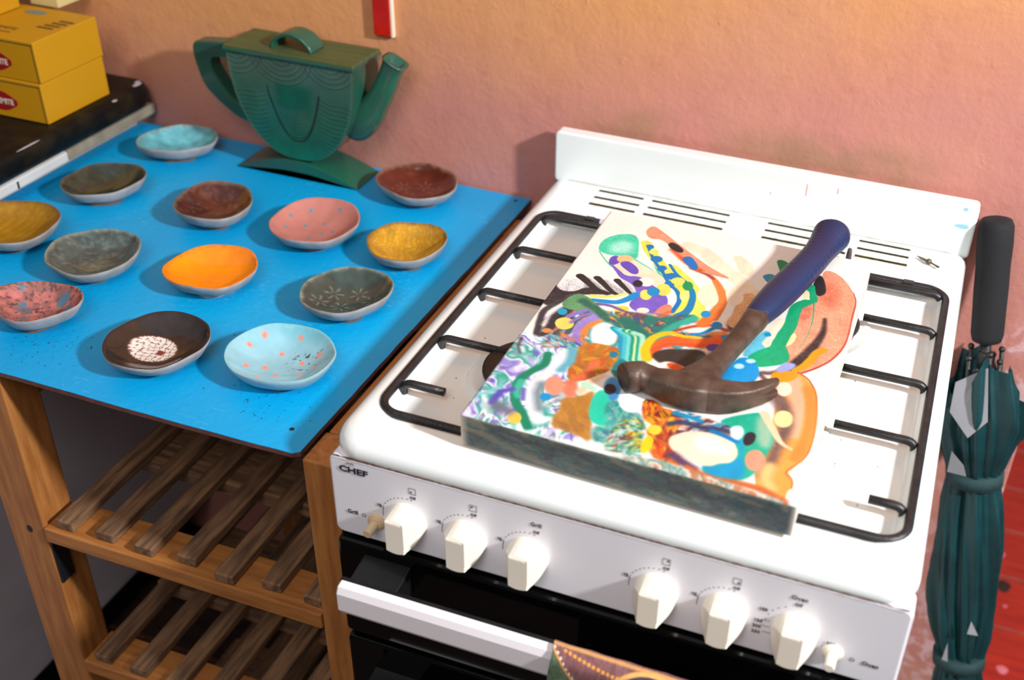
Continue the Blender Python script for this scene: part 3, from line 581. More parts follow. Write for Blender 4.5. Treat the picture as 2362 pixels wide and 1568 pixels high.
# ---------------------------------------------------------------- painted canvas
PAINT = [('s',(251,228,200),[(352,152),(422,177),(505,259),(593,334),(636,395)],28.0,37.3,6,0),('p',(248,226,196),[(522,166),(548,144),(582,182),(605,194),(616,273),(590,279),(564,254),(548,208)],3,0),('p',(228,168,118),[(605,448),(623,401),(649,389),(670,457),(664,535),(643,644),(607,669),(608,597),(617,537)],6,0.15),('p',(238,152,118),[(849,123),(894,132),(935,183),(966,237),(985,289),(991,338),(991,433),(997,510),(992,595),(979,658),(948,722),(910,772),(874,798),(846,805),(836,782),(843,729),(830,695),(806,653),(812,591),(803,516),(804,440),(827,398),(848,369),(851,335),(862,304),(853,199)],2,0.16),('p',(222,110,80),[(867,261),(870,205),(896,201),(921,277),(924,368),(884,360)],40,0.2),('p',(205,110,85),[(809,432),(829,404),(853,399),(861,459),(838,488),(815,480)],22,0.2),('s',(178,62,48),[(970,242),(987,301),(990,390),(995,499),(992,595),(970,679),(939,737),(901,786),(883,800)],1.7,4.6,2,0),('p',(238,160,72),[(805,843),(838,809),(881,798),(918,823),(952,880),(969,951),(982,1040),(988,1135),(978,1202),(957,1260),(945,1277),(964,1298),(974,1329),(960,1364),(965,1407),(933,1405),(893,1388),(874,1350),(865,1294),(869,1231),(871,1154),(865,1071),(856,972),(825,900)],2,0.05),('s',(190,95,45),[(884,793),(922,821),(954,880),(970,950),(983,1039),(989,1141),(979,1207),(945,1277),(967,1303),(974,1341)],3.5,1.8,2,0),('s',(240,178,142),[(870,844),(904,916),(926,1011),(934,1107)],32.1,17.5,14,0),('s',(222,140,60),[(930,869),(957,970),(970,1098),(958,1211)],17.5,17.5,10,0),('s',(112,84,80),[(839,930),(882,1003),(903,1088),(898,1174),(896,1250),(886,1321)],26.3,13.2,20,0.15),('s',(240,190,120),[(898,1279),(898,1327),(922,1358)],20.5,14.6,16,0),('p',(25,172,138),[(709,1133),(766,1081),(823,1039),(857,1068),(883,1136),(876,1228),(863,1319),(843,1357),(790,1381),(746,1382),(715,1348),(783,1306),(801,1261),(787,1217),(766,1161)],5,0.06),('p',(150,190,160),[(816,1059),(847,1059),(874,1114),(880,1195),(850,1195),(829,1134)],16,0),('p',(0,150,198),[(718,1346),(756,1333),(798,1293),(816,1242),(795,1187),(782,1180),(823,1288),(842,1340),(810,1372),(753,1379)],12,0),('s',(52,38,38),[(907,451),(915,534),(905,615),(885,699),(867,763)],6.3,23.2,8,0.25),('p',(38,32,34),[(837,167),(853,185),(869,233),(879,286),(859,318),(840,273),(830,237)],3,0),('s',(90,60,60),[(868,768),(840,803),(807,831),(775,847),(803,878),(835,891)],12.7,6.3,10,0.2),('p',(226,152,20),[(947,629),(929,628),(907,655),(898,705),(885,749),(859,797),(882,792),(907,751),(918,718),(924,670),(944,645)],3,0),('p',(226,152,24),[(806,839),(823,814),(849,800),(881,798),(884,823),(861,859),(830,869)],3,0),('p',(250,226,200),[(737,684),(744,609),(761,497),(797,519),(799,573),(781,664),(762,705)],3,0),('p',(100,190,218),[(697,779),(713,677),(732,609),(754,602),(743,658),(737,684),(763,707),(728,769)],4,0.06),('p',(0,150,200),[(757,619),(757,625),(753,630),(748,633),(743,631),(740,626),(741,620),(744,614),(749,612),(754,613)],2,0),('p',(250,234,165),[(805,648),(810,595),(828,578),(837,592),(834,638),(818,667)],3,0),('s',(0,160,108),[(824,260),(835,302),(850,349),(823,374)],14.8,12.7,2,0.05),('s',(0,160,108),[(829,371),(805,414),(804,472),(806,546),(798,615),(794,682)],19.0,23.2,2,0.05),('s',(0,160,108),[(853,361),(868,456),(872,565),(860,664)],2.5,0.6,1,0),('p',(248,236,180),[(811,346),(819,283),(832,337),(819,356)],2,0),('p',(0,165,112),[(716,782),(740,729),(779,683),(803,654),(820,676),(845,734),(827,770),(791,796),(754,818),(733,794)],3,0.06),('p',(0,140,85),[(677,123),(699,117),(728,141),(742,178),(712,212),(693,170)],2,0),('p',(35,150,182),[(653,254),(678,228),(702,252),(696,296),(683,295),(665,276)],2,0),('p',(0,148,215),[(663,968),(675,855),(699,778),(743,790),(766,830),(771,879),(743,933),(700,971)],3,0.05),('p',(190,228,242),[(717,830),(716,838),(711,846),(703,849),(695,848),(691,842),(692,833),(697,826),(705,822),(713,824)],4,0),('p',(190,228,242),[(744,788),(743,794),(737,801),(730,804),(723,803),(719,798),(720,791),(726,785),(733,782),(740,783)],4,0),('p',(158,166,222),[(815,805),(836,757),(870,752),(858,788),(831,815)],5,0),('s',(70,205,168),[(64,326),(104,378),(139,414)],2.4,3.2,2,0),('s',(90,212,180),[(183,322),(229,350),(269,373),(315,406),(355,431)],6.8,4.0,2,0.08),('s',(80,200,165),[(254,291),(293,363),(332,418)],3.6,8.0,2,0),('p',(66,206,166),[(60,320),(50,267),(60,219),(88,179),(142,150),(172,191),(191,262),(207,322),(186,321),(147,324),(119,333),(92,334)],2,0.12),('p',(165,236,215),[(100,317),(91,249),(121,214),(154,221),(180,281),(149,309)],22,0.12),('p',(252,226,196),[(139,331),(190,333),(251,367),(314,400),(359,445),(365,487),(319,482),(252,454),(210,446),(151,419),(137,397)],2,0),('p',(120,92,196),[(134,399),(167,425),(208,460),(257,438),(313,485),(357,504),(389,552),(391,618),(375,667),(340,674),(270,641),(286,573),(261,514),(230,489),(197,478),(158,429)],2,0.08),('p',(104,76,184),[(120,378),(119,343),(139,331),(158,368),(146,394),(133,406)],2,0.06),('p',(246,196,136),[(194,331),(193,348),(183,362),(167,369),(152,366),(142,354),(142,338),(152,323),(168,316),(184,319)],2,0),('p',(104,76,184),[(161,373),(180,355),(206,367),(233,396),(240,427),(221,431),(196,412),(173,395)],2,0.06),('s',(246,226,84),[(204,199),(230,245),(279,307),(333,378),(391,444),(433,502),(446,570),(433,623)],20.9,23.9,2,0),('s',(246,226,96),[(345,330),(423,409),(465,471),(497,553),(510,631)],18.7,24.9,3,0),('s',(0,118,188),[(214,213),(249,279),(284,333),(326,388),(362,444),(402,484),(425,542),(422,617)],6.0,8.8,2,0),('p',(0,118,188),[(236,214),(237,223),(233,230),(226,233),(219,231),(215,223),(214,214),(218,207),(225,204),(232,207)],2,0),('p',(0,118,188),[(291,289),(291,303),(284,315),(273,320),(262,316),(255,306),(254,292),(261,280),(273,275),(284,279)],2,0),('p',(0,118,188),[(324,349),(325,362),(320,372),(311,376),(302,372),(296,361),(295,348),(300,337),(309,334),(318,338)],2,0),('p',(0,118,188),[(371,384),(372,398),(365,410),(354,415),(343,411),(336,400),(336,386),(342,375),(353,370),(364,373)],2,0),('p',(0,118,188),[(378,443),(379,458),(374,469),(366,473),(356,468),(350,456),(348,441),(353,430),(362,426),(371,431)],2,0),('s',(0,122,178),[(328,316),(371,374),(419,419),(452,468),(467,536),(466,597),(446,636)],5.2,15.9,2,0.05),('p',(246,226,100),[(406,405),(406,419),(398,431),(385,437),(373,434),(365,423),(366,409),(374,397),(386,391),(399,394)],2,0),('p',(248,232,130),[(446,496),(449,517),(445,531),(438,535),(428,526),(420,507),(417,487),(420,471),(428,468),(438,477)],2,0),('p',(246,226,100),[(264,244),(264,255),(258,264),(249,268),(240,266),(234,258),(234,247),(240,238),(249,233),(258,236)],2,0),('p',(246,226,100),[(346,359),(346,367),(342,374),(336,376),(329,374),(325,368),(325,360),(329,354),(335,351),(342,353)],2,0),('p',(0,150,85),[(442,427),(443,444),(438,457),(429,462),(419,455),(411,440),(410,423),(414,409),(424,405),(434,412)],2,0),('p',(246,222,100),[(377,482),(379,506),(372,524),(359,530),(344,521),(334,501),(331,478),(338,459),(352,453),(366,462)],2,0),('p',(246,222,100),[(326,541),(328,561),(323,576),(313,580),(301,573),(292,556),(289,537),(294,522),(305,517),(317,525)],2,0),('p',(0,140,198),[(345,510),(346,527),(340,541),(329,546),(316,541),(308,527),(307,509),(313,495),(325,490),(337,496)],2,0),('p',(255,246,236),[(307,455),(308,474),(300,489),(286,495),(271,490),(262,475),(261,457),(269,441),(283,435),(298,440)],3,0),('p',(38,34,40),[(275,483),(276,496),(271,506),(263,510),(254,505),(247,495),(246,482),(251,471),(259,467),(268,472)],2,0),('p',(248,220,60),[(282,660),(281,672),(272,684),(259,690),(246,688),(238,680),(239,667),(248,656),(261,650),(275,651)],2,0),('p',(253,228,206),[(347,641),(346,652),(339,662),(328,667),(317,665),(311,657),(311,646),(318,637),(330,632),(341,633)],2,0),('p',(228,134,104),[(369,669),(373,620),(387,583),(407,578),(416,607),(404,642),(378,677)],2,0.12),('m',[(30,120,105),(250,248,240),(60,90,80),(150,120,200),(235,130,60),(20,150,170),(250,250,245),(90,60,60),(250,250,246)],[(67,957),(36,846),(65,774),(136,706),(200,708),(314,670),(440,626),(520,638),(640,614),(691,654),(583,763),(436,871),(303,919),(189,937)],7,0.35,10,31),('m',[(70,60,90),(235,120,60),(250,240,230),(0,130,190),(110,50,50),(250,236,220)],[(571,1126),(640,1129),(705,1135),(762,1143),(766,1194),(699,1204),(650,1222),(607,1264),(561,1225)],9,0.3,6,33),('m',[(20,110,120),(60,160,150),(30,70,70),(120,190,180)],[(304,908),(399,890),(459,976),(452,1059),(421,1084),(367,1057),(327,994)],8,1.2,8,35),('m',[(200,205,200),(120,150,150),(250,230,210),(230,180,140)],[(549,799),(617,743),(675,683),(702,680),(670,812),(609,888),(565,892)],8,2.4,8,37),('s',(112,82,150),[(172,672),(217,665),(286,682),(342,681)],8.0,6.0,6,0.1),('p',(176,172,176),[(73,513),(124,543),(184,586),(222,582),(134,609),(94,588)],8,0.25),('p',(190,186,190),[(140,503),(189,533),(241,561),(216,585),(173,553)],8,0.2),('p',(196,192,196),[(207,487),(247,521),(272,548),(252,556),(225,524)],8,0.2),('p',(46,42,48),[(3,747),(-3,663),(-2,598),(25,606),(68,644),(100,586),(156,580),(209,591),(151,611),(88,645),(65,689),(38,744)],5,0.25),('p',(236,230,230),[(-2,598),(20,566),(63,547),(89,565),(92,602),(64,633),(26,637)],3,0.35),('s',(42,38,44),[(61,522),(101,553),(137,582),(182,597)],15.9,9.9,2,0),('s',(42,38,44),[(119,509),(161,546),(194,576),(217,588)],13.5,8.0,2,0),('s',(42,38,44),[(189,498),(224,531),(256,561)],12.7,8.0,2,0),('s',(60,56,62),[(77,650),(46,722),(25,786),(35,852),(55,935)],10.9,11.9,6,0.25),('s',(225,222,224),[(83,718),(58,771),(56,831),(56,866)],8.0,8.0,8,0.2),('s',(48,44,50),[(94,749),(77,804),(80,861),(72,922)],21.9,13.9,8,0.2),('s',(248,226,104),[(141,630),(171,623),(212,602),(246,568)],9.9,6.0,2,0),('s',(0,138,206),[(150,655),(189,647),(232,634),(260,600),(276,562)],9.9,15.9,2,0),('p',(96,150,102),[(64,720),(73,667),(97,634),(134,646),(165,669),(216,725),(212,751),(171,733),(127,735),(89,743)],3,0.1),('p',(0,160,200),[(96,759),(98,770),(93,780),(85,783),(76,780),(69,771),(68,760),(72,750),(81,746),(90,750)],2,0),('s',(142,112,200),[(113,782),(133,750),(158,715)],9.9,8.0,5,0.08),('s',(162,136,212),[(171,855),(177,801),(197,752)],23.9,19.9,6,0.08),('s',(60,90,85),[(143,879),(141,806),(166,736)],9.9,8.0,4,0.2),('p',(250,216,104),[(141,818),(143,839),(134,856),(117,864),(100,858),(87,842),(85,821),(95,803),(111,796),(129,801)],2,0),('p',(236,140,80),[(90,887),(89,894),(84,901),(76,905),(68,904),(63,899),(63,891),(68,884),(76,881),(85,882)],4,0),('s',(44,104,84),[(125,675),(188,708),(233,747),(296,760),(363,730),(422,670),(472,630)],17.9,11.9,10,0.1),('s',(150,116,196),[(132,815),(151,766),(177,731)],6.8,6.0,6,0.08),('s',(200,80,40),[(256,723),(296,713),(348,682)],6.8,4.8,8,0.1),('s',(225,110,60),[(352,712),(390,666),(416,619)],8.0,6.0,8,0.1),('m',[(60,110,90),(120,60,50),(30,140,120),(235,150,60),(90,70,120),(20,120,110)],[(233,726),(268,682),(330,664),(400,670),(493,592),(508,650),(456,700),(420,769),(388,818),(310,782),(254,789)],14,0.25,10,3),('p',(255,252,246),[(205,812),(223,775),(259,771),(289,803),(306,874),(269,906),(229,897)],10,0),('s',(236,140,60),[(191,858),(196,804),(220,765)],11.9,8.0,8,0),('s',(24,112,100),[(295,735),(354,772),(400,796),(442,715),(493,629)],28.0,15.5,12,0.06),('s',(40,170,145),[(401,830),(430,756),(458,690),(502,625)],15.5,15.5,8,0.05),('s',(20,150,185),[(270,791),(310,827),(328,888),(345,956)],10.6,8.1,5,0),('s',(60,190,200),[(284,790),(322,821),(341,882),(357,950)],10.6,8.1,5,0),('s',(120,215,205),[(298,789),(335,816),(353,877),(369,945)],10.6,8.1,5,0),('s',(0,150,125),[(311,789),(347,810),(364,872),(381,940)],10.6,8.1,5,0),('s',(230,240,170),[(323,789),(357,806),(374,867),(390,936)],10.6,8.1,5,0),('s',(0,150,125),[(332,790),(365,802),(382,864),(398,932)],10.6,8.1,5,0),('s',(170,230,200),[(342,791),(373,799),(390,860),(406,929)],10.6,8.1,5,0),('p',(255,235,225),[(511,658),(553,603),(602,609),(622,654),(559,699),(499,717),(465,696)],8,0),('s',(186,66,44),[(463,724),(507,678),(563,644),(622,654)],6.8,8.1,6,0.1),('s',(240,110,40),[(536,647),(553,566),(561,467),(526,384),(490,339)],21.8,6.8,7,0.1),('s',(150,60,50),[(413,300),(460,321),(510,361)],18.7,5.0,8,0.15),('p',(236,146,112),[(182,125),(179,85),(191,60),(217,74),(297,143),(393,223),(482,290),(556,325),(505,322),(460,321),(416,309),(356,261),(317,213),(253,140),(210,159)],2,0.12),('s',(216,90,50),[(304,207),(376,274),(437,311)],9.3,12.4,10,0.15),('p',(40,34,38),[(281,173),(289,152),(313,164),(342,191),(343,214),(321,211),(299,198)],2,0),('p',(20,110,190),[(356,250),(378,227),(400,252),(427,294),(418,317),(378,284)],2,0),('p',(252,230,200),[(469,469),(473,408),(506,383),(539,438),(548,511),(521,537),(492,517)],3,0),('p',(252,232,206),[(553,372),(595,384),(625,429),(618,480),(590,502),(566,445)],3,0),('s',(238,124,56),[(506,363),(546,435),(566,503),(561,599)],11.2,15.5,4,0.1),('s',(240,96,36),[(425,895),(436,823),(476,771),(541,768),(594,727),(611,703)],18.7,21.8,6,0.06),('s',(255,192,24),[(424,913),(404,863),(408,792),(450,743),(497,744),(549,730)],17.4,6.8,5,0),('s',(232,80,34),[(429,860),(461,812),(510,790),(578,769),(613,728)],8.1,12.4,5,0.08),('p',(52,42,40),[(430,889),(456,844),(517,817),(585,796),(591,855),(578,906),(518,916),(465,919)],7,0.06),('p',(88,52,140),[(625,758),(624,771),(615,782),(603,788),(591,786),(584,777),(585,764),(594,753),(607,747),(619,749)],3,0),('p',(40,90,80),[(607,836),(607,851),(600,863),(588,868),(577,864),(570,853),(570,838),(577,826),(589,821),(600,825)],6,0.2),('p',(250,236,226),[(463,928),(495,898),(553,913),(569,938),(521,959)],6,0),('p',(246,92,32),[(487,918),(513,900),(550,918),(559,933),(530,943)],4,0),('p',(0,140,200),[(544,579),(544,591),(539,600),(531,604),(522,600),(517,591),(517,579),(522,569),(530,565),(539,569)],2,0),('p',(0,140,200),[(596,631),(596,644),(591,654),(582,658),(573,654),(567,644),(567,631),(572,621),(581,617),(590,621)],2,0),('p',(0,140,200),[(642,685),(641,696),(636,705),(627,709),(619,706),(614,698),(614,687),(620,679),(628,675),(637,677)],2,0),('s',(0,130,196),[(519,722),(550,701),(573,662)],6.8,8.1,3,0),('s',(238,130,60),[(580,690),(618,673)],9.3,9.3,6,0.1),('m',[(240,240,246),(186,166,226),(250,250,252),(110,190,200),(250,250,252),(112,98,190),(230,225,242),(60,165,150),(250,250,252),(120,130,150)],[(2,897),(-17,937),(-16,1073),(-16,1259),(-14,1394),(1,1427),(103,1410),(226,1402),(401,1384),(367,1279),(276,1158),(198,943),(161,909),(97,906),(61,947)],7,1.0,10,5),('m',[(20,150,170),(210,215,225),(90,60,160),(200,130,90),(60,170,160)],[(80,951),(97,906),(161,909),(223,919),(216,947),(139,969),(97,993)],12,0.2,8,7),('s',(72,60,70),[(16,967),(25,1013),(45,1046)],6.7,2.7,8,0.2),('m',[(172,112,36),(205,96,52),(150,96,50),(226,160,40),(186,120,40),(196,80,40)],[(197,946),(233,899),(282,893),(331,893),(345,980),(333,1032),(306,1067),(276,1114),(231,1117),(211,1057),(218,1030)],7,1.1,4,9),('p',(20,120,150),[(330,930),(331,939),(328,947),(321,950),(314,947),(309,939),(309,929),(312,922),(319,919),(326,922)],5,0),('m',[(186,124,44),(176,116,48),(150,104,60),(196,136,60)],[(247,1210),(300,1181),(318,1140),(336,1154),(342,1216),(376,1305),(402,1378),(349,1358),(298,1355),(269,1352),(255,1307),(262,1267)],6,0.8,8,11),('s',(236,238,242),[(174,990),(171,1080),(152,1152),(151,1214),(183,1286),(221,1343)],24.6,20.1,14,0),('s',(96,172,192),[(192,964),(205,1018),(195,1081)],15.7,13.4,12,0),('s',(120,140,150),[(167,1173),(175,1225),(206,1287)],13.4,13.4,18,0),('s',(0,132,96),[(128,1016),(137,1071),(114,1123),(99,1169),(101,1213),(125,1280),(164,1326),(205,1381)],13.4,14.8,5,0),('s',(60,180,150),[(105,1184),(109,1232),(123,1259)],13.4,9.0,8,0),('p',(232,150,120),[(232,1153),(237,1180),(230,1201),(214,1208),(195,1198),(181,1176),(176,1148),(183,1126),(199,1119),(218,1129)],5,0),('p',(226,124,94),[(277,1152),(282,1176),(277,1193),(265,1199),(250,1190),(238,1170),(234,1146),(238,1128),(251,1123),(266,1132)],8,0),('s',(232,110,70),[(242,1129),(271,1071),(281,996)],11.2,13.4,12,0.1),('s',(246,206,170),[(288,1164),(305,1101),(331,1056)],13.4,9.0,8,0),('s',(180,230,205),[(288,1120),(322,1133)],13.4,11.2,8,0),('p',(0,146,205),[(216,1221),(217,1231),(212,1239),(203,1243),(194,1241),(188,1233),(188,1223),(192,1215),(201,1211),(210,1214)],3,0),('s',(92,78,186),[(65,1317),(68,1261),(96,1232)],12.5,10.3,8,0),('s',(110,98,180),[(126,1219),(144,1266)],7.6,6.7,8,0),('p',(250,202,74),[(171,1350),(174,1366),(170,1378),(159,1383),(147,1378),(138,1365),(135,1349),(140,1336),(150,1332),(162,1337)],3,0),('s',(128,206,216),[(3,1317),(26,1280),(62,1225)],7.6,5.4,8,0),('s',(110,110,130),[(90,1327),(122,1334)],24.6,20.1,28,0),('p',(250,244,240),[(334,1054),(376,1081),(407,1156),(376,1158),(338,1131)],8,0),('p',(60,140,200),[(397,1100),(404,1135),(400,1161),(387,1167),(369,1151),(353,1119),(346,1083),(350,1057),(363,1050),(382,1067)],8,0),('p',(20,200,166),[(335,1160),(347,1122),(373,1149),(406,1209),(436,1253),(419,1286),(387,1290),(360,1271),(340,1212)],5,0.05),('m',[(40,130,120),(20,150,120),(110,180,170),(60,120,140),(20,160,150),(150,190,180)],[(378,1201),(398,1149),(449,1190),(494,1192),(516,1234),(492,1285),(477,1331),(439,1362),(398,1366),(376,1305),(419,1286)],10,0.3,10,13),('p',(30,28,40),[(383,1106),(385,1121),(380,1133),(372,1137),(361,1132),(354,1119),(352,1103),(356,1091),(365,1087),(375,1093)],3,0),('p',(20,120,125),[(342,970),(355,940),(387,997),(404,1069),(362,1042),(341,1017)],8,0),('p',(255,255,255),[(402,1103),(423,1077),(467,1086),(487,1131),(477,1178),(459,1199),(430,1188),(412,1153)],5,0),('m',[(20,130,110),(235,235,220),(60,160,140),(240,200,60),(30,110,100),(200,225,215),(120,40,40)],[(438,1292),(437,1253),(493,1201),(525,1241),(529,1291),(554,1357),(550,1383),(482,1388),(436,1390)],11,0.5,8,17),('m',[(255,196,28),(238,100,30),(120,36,30),(255,180,30),(226,80,34)],[(476,1119),(514,1109),(543,1138),(578,1136),(592,1184),(550,1230),(511,1220),(489,1175)],9,0.9,5,19),('m',[(216,84,34),(235,120,40),(190,60,34),(250,190,50),(130,40,40)],[(525,1241),(578,1164),(620,1172),(606,1245),(605,1284),(625,1313),(659,1336),(664,1382),(624,1375),(571,1362),(550,1308)],8,0.7,6,21),('p',(252,210,60),[(568,1239),(568,1252),(562,1262),(551,1267),(541,1263),(534,1253),(534,1240),(540,1229),(550,1225),(561,1228)],3,0),('p',(255,206,30),[(536,1314),(541,1279),(559,1285),(564,1327),(555,1362),(542,1350)],3,0),('s',(60,60,90),[(585,1201),(622,1178),(671,1183),(714,1171),(752,1167)],10.5,9.9,9,0.1),('s',(0,120,185),[(710,1186),(751,1194),(784,1205)],9.9,8.8,6,0),('s',(30,140,190),[(585,1147),(630,1148),(666,1152)],9.9,7.6,6,0),('p',(252,252,250),[(755,1146),(781,1128),(795,1162),(786,1198),(762,1176)],5,0),('p',(252,224,196),[(604,1278),(611,1249),(648,1213),(698,1198),(738,1203),(784,1221),(801,1257),(792,1299),(762,1312),(736,1342),(693,1336),(646,1319),(619,1303)],4,0),('p',(255,244,230),[(669,1236),(709,1212),(764,1233),(778,1271),(720,1284),(686,1267)],16,0),('s',(90,60,90),[(632,1335),(671,1355),(704,1365)],17.5,11.7,12,0.1),('p',(42,32,46),[(802,1191),(803,1155),(820,1143),(830,1159),(829,1195),(813,1212)],2,0),('p',(236,152,122),[(879,1253),(880,1280),(871,1301),(855,1308),(839,1298),(829,1275),(827,1247),(836,1225),(852,1218),(868,1229)],4,0),('s',(246,206,166),[(832,1045),(862,1093),(891,1139),(911,1162),(938,1175)],14.6,4.1,3,0),('p',(250,224,156),[(913,1035),(913,1060),(904,1079),(889,1085),(874,1077),(865,1057),(865,1032),(874,1013),(889,1006),(904,1015)],4,0),('p',(250,224,196),[(880,889),(881,911),(873,928),(861,933),(849,925),(841,907),(840,885),(848,867),(860,862),(872,870)],4,0),('s',(196,98,52),[(683,1368),(769,1384),(826,1377),(891,1377),(964,1402)],8.8,14.6,9,0.1),('m',[(210,205,190),(60,150,140),(190,120,80),(225,215,200),(120,160,150)],[(361,1423),(486,1399),(591,1365),(692,1376),(783,1384),(958,1393),(969,1409),(829,1422),(680,1411),(497,1431),(367,1439)],16,0.3,5,23)]
cv = thing('painted_canvas', 'white stretched canvas with swirling multicoloured abstract paint lying across the hob', 'painting', (.277, -.38, .9252))
CC = [(0.1223, -0.1658), (0.4347, -0.1691), (0.43, -0.6016), (0.1235, -0.593)]   # back left, back right, front right, front left
CZ0, CZ1 = .9252, .960
def cpos(s, t, z): # s 0..1, t 0..1 back to front
    a = [(1-s)*CC[0][i]+s*CC[1][i] for i in (0, 1)]; b = [(1-s)*CC[3][i]+s*CC[2][i] for i in (0, 1)]
    return (a[0]*(1-t)+b[0]*t, a[1]*(1-t)+b[1]*t, z)
NS, NTt = 430, 600
ss = np.linspace(0, 1, NS); tt = np.linspace(0, 1, NTt); Y, X = np.meshgrid(tt*1400, ss*1000, indexing='ij'); X = X.copy(); Y = Y.copy()
img = np.ones((NTt, NS, 3))*np.array([253., 247, 238]); img = img*(1-.035*fbm(X/90, Y/90, 1)[..., None])
img = paint(X, Y, img, PAINT)
# canvas weave and rubbed edges
img = img*(1-.05*vn(X/3, Y/3, 4)[..., None])
cols = tolin(img, .90).reshape(-1, 3)
Ss, Tt_ = np.meshgrid(ss, tt); a0 = np.array(CC)
ax = (1-Ss)*CC[0][0]+Ss*CC[1][0]; ay = (1-Ss)*CC[0][1]+Ss*CC[1][1]; bx_ = (1-Ss)*CC[3][0]+Ss*CC[2][0]; by_ = (1-Ss)*CC[3][1]+Ss*CC[2][1]
px = ax*(1-Tt_)+bx_*Tt_; py = ay*(1-Tt_)+by_*Tt_
ed = np.minimum(np.minimum(Ss, 1-Ss)*.31, np.minimum(Tt_, 1-Tt_)*.43); pz = CZ1-.0022*np.clip(1-ed/.003, 0, 1)**2+.0
Vv = np.stack([px, py, pz], -1).reshape(-1, 3)
CANV = mat('painted_cloth', (255, 255, 255), .55, .02, 30, .12, 900, attr='c')
pyo('painted_face', Vv, gridfaces(NTt, NS), CANV, cv, True, cols)['label'] = 'abstract swirls of teal, purple, yellow, orange, black and salmon on white'
# sides: front one painted dark teal grey, others raw cloth
def side(s0, t0, s1, t1, name, dark, nx=240, nz=24):
    V = []; C = []
    u = np.linspace(0, 1, nx); w = np.linspace(0, 1, nz); U, Wd = np.meshgrid(u, w, indexing='ij')
    if dark:
        q = fbm(U*14+2*fbm(U*8, Wd*2, 2), Wd*5+U*6, 3); p = fbm(U*9, Wd*3, 5)
        pal = np.array([(48, 60, 64), (62, 74, 74), (70, 72, 74), (56, 62, 66), (84, 84, 78), (50, 78, 78), (96, 92, 82)], float)
        i = np.clip((q*1.9-.45)*7, 0, 6.99); i0 = i.astype(int); f = (i-i0)[..., None]; C = pal[i0]*(1-f)+pal[np.minimum(i0+1, 6)]*f
        C = C*(1.15+.4*p[..., None]); e_ = np.clip(1-U*40, 0, 1)[..., None]; C = C*(1-e_)+np.array([222, 204, 184.])*e_
        tp = np.clip((Wd-.9)*10, 0, 1)[..., None]*np.clip(fbm(U*30, Wd, 6)*3-.9, 0, 1)[..., None]; C = C*(1-tp)+np.array([190., 190, 170])*tp
        e_ = np.clip((U-.985)*70, 0, 1)[..., None]; C = C*(1-e_)+np.array([235, 226, 216.])*e_
    else:
        C = np.ones((nx, nz, 3))*np.array([240., 230, 216]); C *= (1-.14*fbm(U*30, Wd*4, 2)[..., None])
        if s0 == s1 == 0: r_ = np.clip((U-.7)*6, 0, 1)[..., None]*np.clip((Wd-.55)*6, 0, 1)[..., None]*.8; C = C*(1-r_)+np.array([150., 60, 60])*r_
    for a in range(nx):
        for b in range(nz):
            x, y, _ = cpos(s0+(s1-s0)*u[a], t0+(t1-t0)*u[a], 0); V.append((x, y, CZ0+(CZ1-.0022-CZ0)*w[b]))
    return pyo(name, V, gridfaces(nx, nz), CANV, cv, True, tolin(C, .84).reshape(-1, 3))
side(0, 1, 1, 1, 'painted_edge', True)['label'] = 'front edge daubed dark teal and grey'
side(1, 1, 1, 0, 'cloth_edge', False); side(1, 0, 0, 0, 'cloth_edge', False); side(0, 0, 0, 1, 'cloth_edge', False)
bm = bmesh.new(); WOODS = mat('stretcher_wood', (190, 150, 100), .7, .2, 20)
V = [bm.verts.new(cpos(s, t, z)) for z in (CZ0, CZ0+.012) for s, t in ((.003, .003), (.997, .003), (.997, .997), (.003, .997))]
for f in ((0, 1, 2, 3), (4, 5, 6, 7), (0, 1, 5, 4), (1, 2, 6, 5), (2, 3, 7, 6), (3, 0, 4, 7)): bm.faces.new([V[i] for i in f])
bmo('stretcher_frame', bm, WOODS, cv)
settle(cv)

# ---------------------------------------------------------------- hammer
hm = thing('claw_hammer', 'old brown steel claw hammer with blue rubber grip lying on the painted canvas', 'hammer', (.33, -.40, .9605))
ZH = .9745
bm = bmesh.new()
# striking face and neck
P = [(.2478, -.5065), (.2488, -.5055), (.2555, -.5005), (.2620, -.4970), (.2660, -.4972), (.2760, -.4998), (.2880, -.5015), (.3000, -.5022), (.3140, -.5022), (.3280, -.5005)]
S_ = [(.0122, .0122, 2.2), (.0138, .0138, 2.2), (.0142, .0139, 2.2), (.0138, .0136, 2.3), (.0118, .0122, 2.6), (.0114, .0120, 3), (.0134, .0130, 4), (.0152, .0134, 5), (.0152, .0132, 6), (.0138, .0130, 6)]
sweep(bm, [(x, y, ZH) for x, y in P], S_, n=28)
P = [(.318, -.5015), (.330, -.5005), (.342, -.4985), (.352, -.4945), (.362, -.4880), (.371, -.4800), (.3785, -.4715), (.3835, -.4650)]
for s_ in (1, -1):
    z = [.0026]*4+[.0036, .0050, .0060, .0064]
    sweep(bm, [(x, y, ZH+s_*z[i]) for i, (x, y) in enumerate(P)], [(.0138, .0104, 6), (.0130, .0104, 6), (.0118, .0102, 6), (.0102, .0096, 6), (.0085, .0074, 5), (.0068, .0056, 5), (.0050, .0042, 5), (.0024, .0034, 5)], n=28)
hd = bmo('head', bm, STEEL, hm, True)
bm = bmesh.new()
P = [(.3105, -.500), (.3155, -.484), (.3185, -.470), (.3215, -.456), (.3255, -.441), (.3300, -.420), (.3345, -.398), (.3375, -.381), (.3400, -.366), (.3425, -.354)]
S_ = [(.0230, .0112, 4), (.0195, .0110, 4), (.0145, .0105, 4), (.0112, .0098, 3.6), (.0100, .0088, 3.4), (.0102, .0080, 3.2), (.0108, .0082, 3), (.0114, .0098, 2.6), (.0128, .0118, 2.3), (.0124, .0118, 2.2)]
